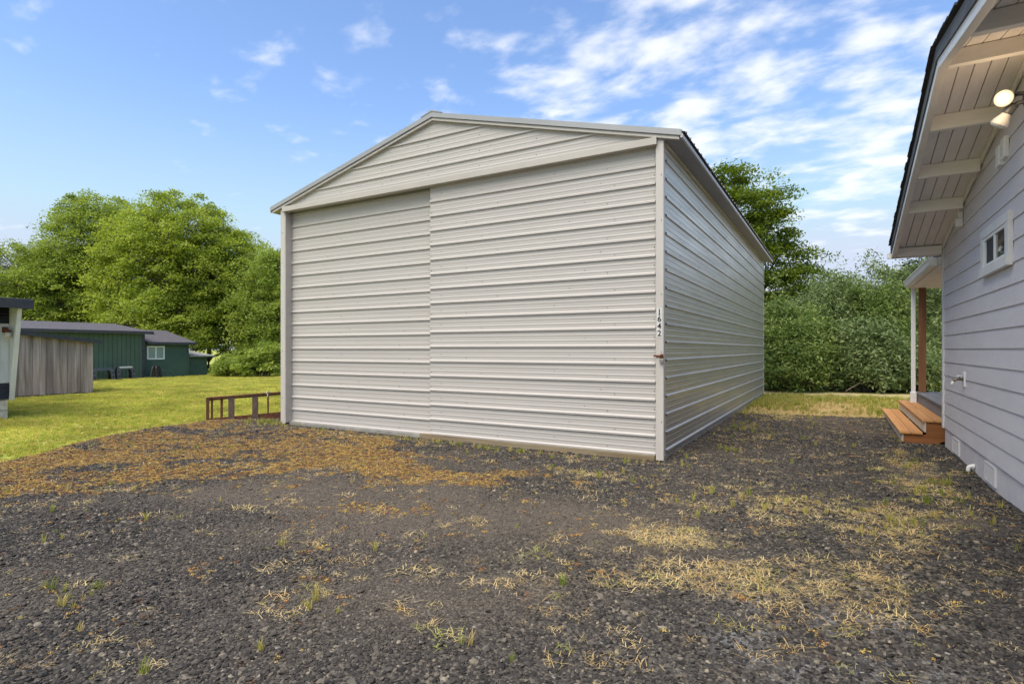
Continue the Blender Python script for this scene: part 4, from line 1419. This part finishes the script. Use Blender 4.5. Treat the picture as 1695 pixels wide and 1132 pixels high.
broad('yellow-green spreading tree rising behind the green house roof', P(298, 40), 40, 12.7, 4.2, 21, M['leaf_bright'],
      extra=[(-2.6, -1.4, 6.0, 3.1, 2.8, 4.4), (2.4, 1.2, 6.2, 3.1, 2.8, 4.2), (.8, -1.6, 3.2, 4.2, 3.0, 2.8), (-2.6, -1.5, 8.4, 2.6, 2.4, 3.2)], nclump=860)
broad('broad mid-green tree behind the plank lean-to', P(165, 43), 43, 13.3, 4.4, 22, M['leaf_mid'],
      extra=[(-2.8, -1.6, 5.8, 3.0, 2.6, 3.8), (.5, .3, 4.0, 4.4, 3.0, 3.4), (2.6, 1.5, 8.6, 3.0, 2.6, 4.0)], nclump=800)
broad('leftmost green tree above the white clad building', P(30, 41), 41, 9.3, 4.0, 23, M['leaf_mid'],
      extra=[(-3.6, -2.0, 5.0, 3.4, 3.0, 4.0), (1.5, 1.0, 3.6, 3.6, 3.0, 3.2), (3.0, 1.7, 5.6, 3.0, 2.6, 3.0)], nclump=620)
broad('loose-crowned tree between the yellow-green tree and the shed', P(402, 44), 44, 10.4, 3.0, 24, M['leaf_mid'], extra=[(0, 0, 3.6, 2.8, 2.6, 3.4)], nclump=340)
broad('lower tree partly hidden behind the left edge of the shed', P(468, 38), 38, 8.3, 3.2, 25, M['leaf_mid'], extra=[(0, 0, 2.8, 3.2, 2.8, 2.6)], nclump=360)
broad('dark tree filling in behind the pale lean-to roof of the green house', P(345, 48), 48, 8.4, 4.4, 26, M['leaf_dark'], extra=[(-5, -3, 3.6, 4, 3, 3.6), (3.5, 2, 2.6, 3.4, 3, 2.6)], nclump=480)
broad('low dark tree filling the gap behind the green house low wing', P(262, 49), 49, 5.6, 4.0, 27, M['leaf_dark'], nclump=260)
broad('low dark tree behind the tall wing roof of the green house', P(110, 50), 50, 5.8, 5.0, 28, M['leaf_dark'], extra=[(-4.5, -2.5, 2.6, 4, 3, 2.8)], nclump=360)

# bramble bushes along the far lawn edge
for i, (px, d, hh, r, sd, lab) in enumerate(((395, 32.5, 1.3, 1.3, 31, 'low leafy bramble bush at the far lawn edge beside the green lean-to'),
                                            (440, 31, 2.0, 1.5, 32, 'taller bramble bush at the far lawn edge next to the shed corner'))):
    tree('bramble_bush', lab, spot(P(px, d), d, GL), [(0, 0, hh * .42, r, r, hh * .55)], 90, 130, .38, .15, M['leaf_mid'], sd, trunk_r=.03, stems=3, group='brambles by the lawn', cat='bush', nl=6, twig=.006, surf=.8)

# tree behind the shed on the right: flat layered sprays
b = spot(P(1222, 25.5), 25.5, -.1)
tree('layered_tree', 'dark green tree with layered flat branches rising behind the shed', b,
     [(0, 0, 6.1, 2.4, 2.2, 3.6), (1.2, .7, 4.2, 2.7, 2.2, 2.4), (-.3, -.2, 8.2, 1.7, 1.6, 1.5), (2.2, 1.2, 3.6, 2.2, 1.8, 1.6), (-.6, -.3, 5.0, 2.6, 2.2, 3.0)], 360, 210, .66, .125, M['leaf_dark'], 41, trunk_r=.2, flat=.30, droop=.2, surf=.5, nl=22)

# willow thicket, shrub by shrub
W = [(1285, 19.8, 3.0, 1.4, 51), (1345, 20.8, 3.3, 1.5, 52), (1402, 20.2, 4.0, 1.4, 53), (1455, 19.2, 3.3, 1.25, 54), (1503, 20.8, 4.6, 1.5, 55),
     (1562, 20.4, 3.7, 1.6, 56), (1320, 18.6, 2.1, 1.1, 57), (1430, 18.4, 2.2, 1.1, 58), (1225, 20.8, 3.0, 1.4, 59), (1640, 19.5, 4.2, 1.8, 60),
     (1490, 18.3, 1.7, 1.0, 61), (1550, 18.6, 2.0, 1.1, 62)]
wl = ['grey-green willow shrub nearest the back corner of the shed', 'tall grey-green willow shrub second from the shed corner', 'rounded grey-green willow shrub in the middle of the thicket',
      'pale leafy willow shrub left of the porch downspout', 'tallest willow shrub rising behind the porch downspout', 'willow shrub seen between the porch post and the house wall',
      'low willow bush at the thicket foot near the shed', 'low dark willow bush at the thicket foot near the steps', 'willow shrub hidden behind the shed back corner', 'willow shrub hidden behind the house porch',
      'small low willow bush just left of the porch downspout foot', 'small willow bush showing under the porch roof beyond the deck']
for (px, d, hh, r, sd), lab in zip(W, wl):
    rr = np.random.default_rng(sd)
    spires = [(rr.uniform(-r, r) * .8, rr.uniform(-r, r) * .6, hh * rr.uniform(.6, .85), .22, .22, hh * .3) for _ in range(6)]
    lobes = spires + [(0, 0, hh * .46, r, r, hh * .46), (rr.uniform(-.5, .5), rr.uniform(-.4, .4), hh * .72, r * .6, r * .6, hh * .30), (rr.uniform(-.7, .7), -.5, hh * .3, r * .9, r * .9, hh * .33)]
    tree('willow_shrub', lab, spot(P(px, d), d, -.05), lobes, 230, 135, .29, .115, (M['leaf_willow'], M['leaf_willow2'])[sd % 3 == 0], sd, trunk_r=.05, stems=5, flat=1.25, droop=-.25, group='willow thicket behind the gravel yard', cat='shrub', nl=9, aspect=.36, up=.35, twig=.006, surf=.75)
# darker trees behind the thicket
tree('conifer_tree', 'dark brownish conifer top behind the porch gutter', spot(P(1525, 27), 27, -.1), [(0, 0, 3.4, 1.3, 1.3, 2.9), (0, 0, 5.0, .7, .7, 1.2)], 110, 150, .5, .10, M['leaf_conifer'], 71, trunk_r=.14, flat=.3, droop=.5, nl=14)
tree('broadleaf_tree', 'low dark tree behind the willow thicket beside the layered tree', spot(P(1375, 30), 30, -.1), [(0, 0, 2.4, 2.6, 2.2, 2.4)], 110, 170, .7, .15, M['leaf_dark'], 72, trunk_r=.12, nl=8)
# bare dead branch in the thicket
dbr = thing('dead_branch', 'bare pale dead branch sticking out low in the willow thicket', 'branch', spot(P(1400, 17.4), 17.4, 0))
MB().tube([(0, 0, .05), (.35, .2, .28), (.8, .45, .36), (1.15, .7, .52), (1.3, .8, .75)], [.022, .02, .016, .011, .006], 6).build('limb', M['dead_twig'], dbr, local=True, smooth=True)
MB().tube([(.35, .2, .28), (.42, .3, .55), (.6, .35, .78)], [.014, .01, .005], 5).build('twig', M['dead_twig'], dbr, local=True, smooth=True)
MB().tube([(.8, .45, .36), (1.05, .5, .33), (1.3, .62, .38)], [.012, .009, .004], 5).build('twig', M['dead_twig'], dbr, local=True, smooth=True)


# ------------------------------------------------------------------ scattered ground cover
def variants(kind):
    out = []
    if kind == 'stone':
        for s in range(7):
            r = np.random.default_rng(100 + s)
            bm = bmesh.new()
            bmesh.ops.create_icosphere(bm, subdivisions=1, radius=.5)
            sc = np.array([1.0, r.uniform(.6, .9), r.uniform(.32, .55)])
            for v in bm.verts:
                k = 1 + r.uniform(-.24, .2)
                v.co = Vector((v.co.x * sc[0] * k, v.co.y * sc[1] * k, v.co.z * sc[2] * k))
            me = bpy.data.meshes.new('stone'); bm.to_mesh(me); bm.free()
            me.materials.append(M['stone'])
            out.append(bpy.data.objects.new('stone', me))
        return out
    for s in range(5):
        r = np.random.default_rng(200 + s + {'straw': 0, 'tuft': 20, 'weed': 40, 'lawn': 60}[kind])
        vv = []; ff = []
        if kind == 'weed':
            for i in range(26):
                a = r.uniform(0, 2 * PI); d = abs(r.normal()) * .45
                p = np.array([math.cos(a) * d, math.sin(a) * d, r.uniform(.02, .34) * (1 - .5 * min(d, 1))])
                n = r.normal(size=3); n[2] = abs(n[2]) + .5; n /= np.linalg.norm(n)
                t = np.cross(n, r.normal(size=3)); t /= np.linalg.norm(t); b2 = np.cross(n, t)
                s1 = r.uniform(.10, .2)
                b = len(vv)
                vv += [tuple(p - t * s1), tuple(p + b2 * s1 * .5), tuple(p + t * s1), tuple(p - b2 * s1 * .5)]
                ff.append((b, b + 1, b + 2, b + 3))
            mt = M['weed']
        else:
            nb = {'straw': 20, 'tuft': 15, 'lawn': 15}[kind]
            for i in range(nb):
                a = r.uniform(0, 2 * PI)
                if kind == 'straw': ln, ht, w, rad = r.uniform(.3, 1.1), r.uniform(.03, .32), .022, .38
                elif kind == 'tuft': ln, ht, w, rad = r.uniform(.15, .6), r.uniform(.5, 1.0), .026, .10
                else: ln, ht, w, rad = r.uniform(.1, .5), r.uniform(.55, 1.0), .06, .45
                o = np.array([r.normal() * rad, r.normal() * rad, -.05])
                dr = np.array([math.cos(a), math.sin(a), 0]); sd = np.array([-dr[1], dr[0], 0]) * w
                p1 = o + dr * ln * .4 + np.array([0, 0, ht * .7]); p2 = o + dr * ln + np.array([0, 0, ht * (1.0 if kind != 'straw' else r.uniform(.5, 1.1))])
                b = len(vv)
                vv += [tuple(o - sd), tuple(o + sd), tuple(p1 + sd * .8), tuple(p1 - sd * .8), tuple(p2)]
                ff += [(b, b + 1, b + 2, b + 3), (b + 3, b + 2, b + 4)]
            mt = {'straw': M['straw'], 'tuft': M['tuft'], 'lawn': M['lawn_blade']}[kind]
        me = bpy.data.meshes.new(kind + '_piece'); me.from_pydata(vv, [], ff); me.materials.append(mt)
        out.append(bpy.data.objects.new(kind + '_piece', me))
    return out


def scatter(name, label, cat, pts, rots, scl, var, seed, extra=None):
    me = bpy.data.meshes.new(name)
    n = len(pts)
    me.vertices.add(n)
    me.vertices.foreach_set('co', np.asarray(pts, np.float32).ravel())
    a = me.attributes.new('rot', 'FLOAT_VECTOR', 'POINT'); a.data.foreach_set('vector', np.asarray(rots, np.float32).ravel())
    a = me.attributes.new('scl', 'FLOAT', 'POINT'); a.data.foreach_set('value', np.asarray(scl, np.float32))
    for k_, v_ in (extra or {}).items():
        a = me.attributes.new(k_, 'FLOAT', 'POINT'); a.data.foreach_set('value', np.asarray(v_, np.float32))
    r = np.random.default_rng(seed)
    a = me.attributes.new('pick', 'INT', 'POINT'); a.data.foreach_set('value', r.integers(0, len(var), n).astype(np.int32))
    o = bpy.data.objects.new(name, me)
    col.objects.link(o)
    src = bpy.data.collections.new(name + '_pieces')
    for v in var: src.objects.link(v)
    ng = bpy.data.node_groups.new(name + '_scatter', 'GeometryNodeTree')
    ng.interface.new_socket('Geometry', in_out='INPUT', socket_type='NodeSocketGeometry')
    ng.interface.new_socket('Geometry', in_out='OUTPUT', socket_type='NodeSocketGeometry')
    gi = ng.nodes.new('NodeGroupInput'); go = ng.nodes.new('NodeGroupOutput')
    ci = ng.nodes.new('GeometryNodeCollectionInfo')
    ci.inputs['Collection'].default_value = src
    ci.inputs['Separate Children'].default_value = True
    ci.inputs['Reset Children'].default_value = True
    ip = ng.nodes.new('GeometryNodeInstanceOnPoints')
    ip.inputs['Pick Instance'].default_value = True
    def named(nm, t):
        x = ng.nodes.new('GeometryNodeInputNamedAttribute'); x.data_type = t; x.inputs['Name'].default_value = nm
        return [s for s in x.outputs if s.enabled and s.name == 'Attribute'][0]
    L = ng.links.new
    e2r = ng.nodes.new('FunctionNodeEulerToRotation')
    L(named('rot', 'FLOAT_VECTOR'), e2r.inputs[0])
    L(gi.outputs[0], ip.inputs['Points']); L(ci.outputs[0], ip.inputs['Instance'])
    L(e2r.outputs[0], ip.inputs['Rotation'])
    L(named('scl', 'FLOAT'), ip.inputs['Scale']); L(named('pick', 'INT'), ip.inputs['Instance Index'])
    L(ip.outputs[0], go.inputs[0])
    md = o.modifiers.new('scatter', 'NODES'); md.node_group = ng
    tag(o, label, cat, None, 'stuff')
    return o


def in_things(x, y):
    shed = (x > SX0 - .02) & (x < SX1 + .01) & (y > SY0 + .05) & (y < SY1)
    house = (x > HX - .01) & (y < 13.2)
    steps = (x > .83) & (y > 9.84) & (y < 13.4)
    return shed | house | steps


def in_view(x, y, margin=1.2):
    l = x * CT + y * ST; d = -x * ST + y * CT
    return (d > 1.2) & (np.abs(l) < d * .905 + margin)


def sample(rng, x0, x1, y0, y1, dens):
    n = rng.poisson((x1 - x0) * (y1 - y0) * dens)
    return rng.uniform(x0, x1, n), rng.uniform(y0, y1, n)


def build_gravel():
    rng = np.random.default_rng(5)
    x, y = sample(rng, -11, 1.35, -0.6, 13.6, 4800)
    l = x * CT + y * ST; d = -x * ST + y * CT
    keep = in_view(x, y) & ~in_things(x, y)
    ge = gravel_edge(x, y)
    keep &= ge > -0.15
    x, y, d, ge = x[keep], y[keep], d[keep], ge[keep]
    dirt = dirt_field(x, y); wd = weed_field(x, y)
    p = np.clip(4.2 / np.maximum(d, 1), .20, 1.0) * (1 - .15 * dirt) * (1 - .35 * wd)
    k = rng.random(len(x)) < p
    x, y, d, dirt = x[k], y[k], d[k], dirt[k]
    s = rng.lognormal(math.log(.0138), .42, len(x)) * (1 - .38 * dirt) * (.85 + .5 * fbm(x * 1.3 + 60, y * 1.3, 3)) * np.clip(d / 6, 1, 1.45)
    s = np.clip(s, .006, .05)
    z = ground_h(x, y) + s * .08
    rot = np.stack([rng.normal(size=len(x)) * .35, rng.normal(size=len(x)) * .35, rng.uniform(0, 2 * PI, len(x))], -1)
    print('stones', len(x))
    scatter('gravel', 'dark crushed stone gravel spread over the yard', 'gravel', np.stack([x, y, z], -1), rot, s, variants('stone'), 1, {'dusty': np.clip(dirt * 1.15 + (fbm(x * 1.6 + 70, y * 1.6 + 20, 4) - .55) * 1.2, 0, 1)})


def build_weeds():
    rng = np.random.default_rng(6)
    x, y = sample(rng, -11, 1.3, -.5, 13.4, 2200)
    k = in_view(x, y) & ~in_things(x, y); x, y = x[k], y[k]
    w = weed_field(x, y)
    stray = (fbm(x * 3 + 90, y * 3, 3) > .60) * .03
    k = rng.random(len(x)) < np.clip(w * .75 + stray * (gravel_edge(x, y) > 0), 0, 1); x, y = x[k], y[k]
    s = rng.uniform(.016, .042, len(x))
    rot = np.stack([np.zeros(len(x)), np.zeros(len(x)), rng.uniform(0, 6.28, len(x))], -1)
    print('weeds', len(x))
    scatter('creeping_weeds', 'orange and yellow creeping weeds growing through the gravel', 'weeds', np.stack([x, y, ground_h(x, y) + .002], -1), rot, s, variants('weed'), 2)

    x, y = sample(rng, -11, 3.2, -.5, 18, 560)
    k = in_view(x, y) & ~in_things(x, y); x, y = x[k], y[k]
    w = straw_field(x, y)
    back = sstep(12.4, 13.6, y) * (x > SX1)
    stray = sstep(.48, .66, fbm(x * 2.5 + 9, y * 2.5 + 50, 3)) * .05 + .006
    k = rng.random(len(x)) < np.clip(w * .62 + stray * 1.5 + back * .95 * (fbm(x * 1.1, y * 1.1, 3) + .2), 0, 1) * (gravel_edge(x, y) > -6) * ((x > -6.5) | (gravel_edge(x, y) > 0))
    x, y = x[k], y[k]
    s = np.clip(rng.lognormal(math.log(.055), .42, len(x)), .02, .115) * (1 + .5 * sstep(12.5, 14, y))
    rot = np.stack([np.zeros(len(x)), np.zeros(len(x)), rng.uniform(0, 6.28, len(x))], -1)
    print('straw', len(x))
    scatter('dry_grass', 'dry straw-coloured grass tufts lying on the gravel', 'dry grass', np.stack([x, y, ground_h(x, y) + .004], -1), rot, s, variants('straw'), 3)

    x, y = sample(rng, -11, 3.5, -.5, 18.5, 420)
    k = in_view(x, y) & ~in_things(x, y); x, y = x[k], y[k]
    w = straw_field(x, y) * sstep(4.2, 5.2, y) * .10 + blob(x, y, .93, 6.95, .12, .1) * .9 + blob(x, y, .8, 6.2, .2, .3) * .3 + blob(x, y, -3.5, 1.42, .22, .13) * .35 + blob(x, y, -2.3, 2.0, .08, .06) * .3 \
        + blob(x, y, -1.25, 7.75, .18, .08) * .5 + blob(x, y, -1.45, 16.2, .6, 1.4) * .8 + blob(x, y, -1.9, 13.0, .4, 1.0) * .35 + blob(x, y, -1.35, 10.3, .25, .6) * .25 + blob(x, y, -4.4, 6.5, 1.8, .12) * .35 + blob(x, y, -8.9, 6.7, .4, .25) * .6 + .003 * (y < 12)
    back = sstep(13.4, 14.6, y) * (x > SX1) * (fbm(x * .8 + 4, y * .8, 3) > .47) * .16 + sstep(16.2, 17.2, y) * (x > SX1) * .35 + blob(x, y, 1.7, 15.6, 1.1, 1.6) * .6
    k = rng.random(len(x)) < np.clip(w + back, 0, 1); x, y = x[k], y[k]
    s = rng.uniform(.03, .10, len(x)) * (1 + .6 * sstep(12.5, 15, y))
    rot = np.stack([np.zeros(len(x)), np.zeros(len(x)), rng.uniform(0, 6.28, len(x))], -1)
    print('tufts', len(x))
    scatter('green_grass_tufts', 'green and yellow grass tufts in the gravel and along the thicket', 'grass', np.stack([x, y, ground_h(x, y)], -1), rot, s, variants('tuft'), 4)


def build_lawn():
    rng = np.random.default_rng(8)
    x, y = sample(rng, -34, -7, -1, 24, 330)
    l = x * CT + y * ST; d = -x * ST + y * CT
    k = (d > 3) & (l > -d * .905 - 1.2) & (l < -d * .38 + .5) & (gravel_edge(x, y) < .08) & (d < 33)
    k &= ~((x < -19.65) & (x > -22.4) & (y < 8.7)) & ~((x < -14.15) & (y < 4.8) & (x > -20.3)) & (x > -31.9 - (y > 16.4) * .4)
    x, y, d = x[k], y[k], d[k]
    k = rng.random(len(x)) < np.clip(9 / d, .3, 1); x, y, d = x[k], y[k], d[k]
    s = rng.uniform(.035, .06, len(x)) * np.clip(d / 10, .9, 1.6)
    rot = np.stack([rng.normal(size=len(x)) * .1, rng.normal(size=len(x)) * .1, rng.uniform(0, 6.28, len(x))], -1)
    print('lawn', len(x))
    scatter('lawn_grass', 'short mown yellow-green lawn left of the shed', 'lawn', np.stack([x, y, ground_h(x, y)], -1), rot, s, variants('lawn'), 5)


build_gravel()
build_weeds()
build_lawn()
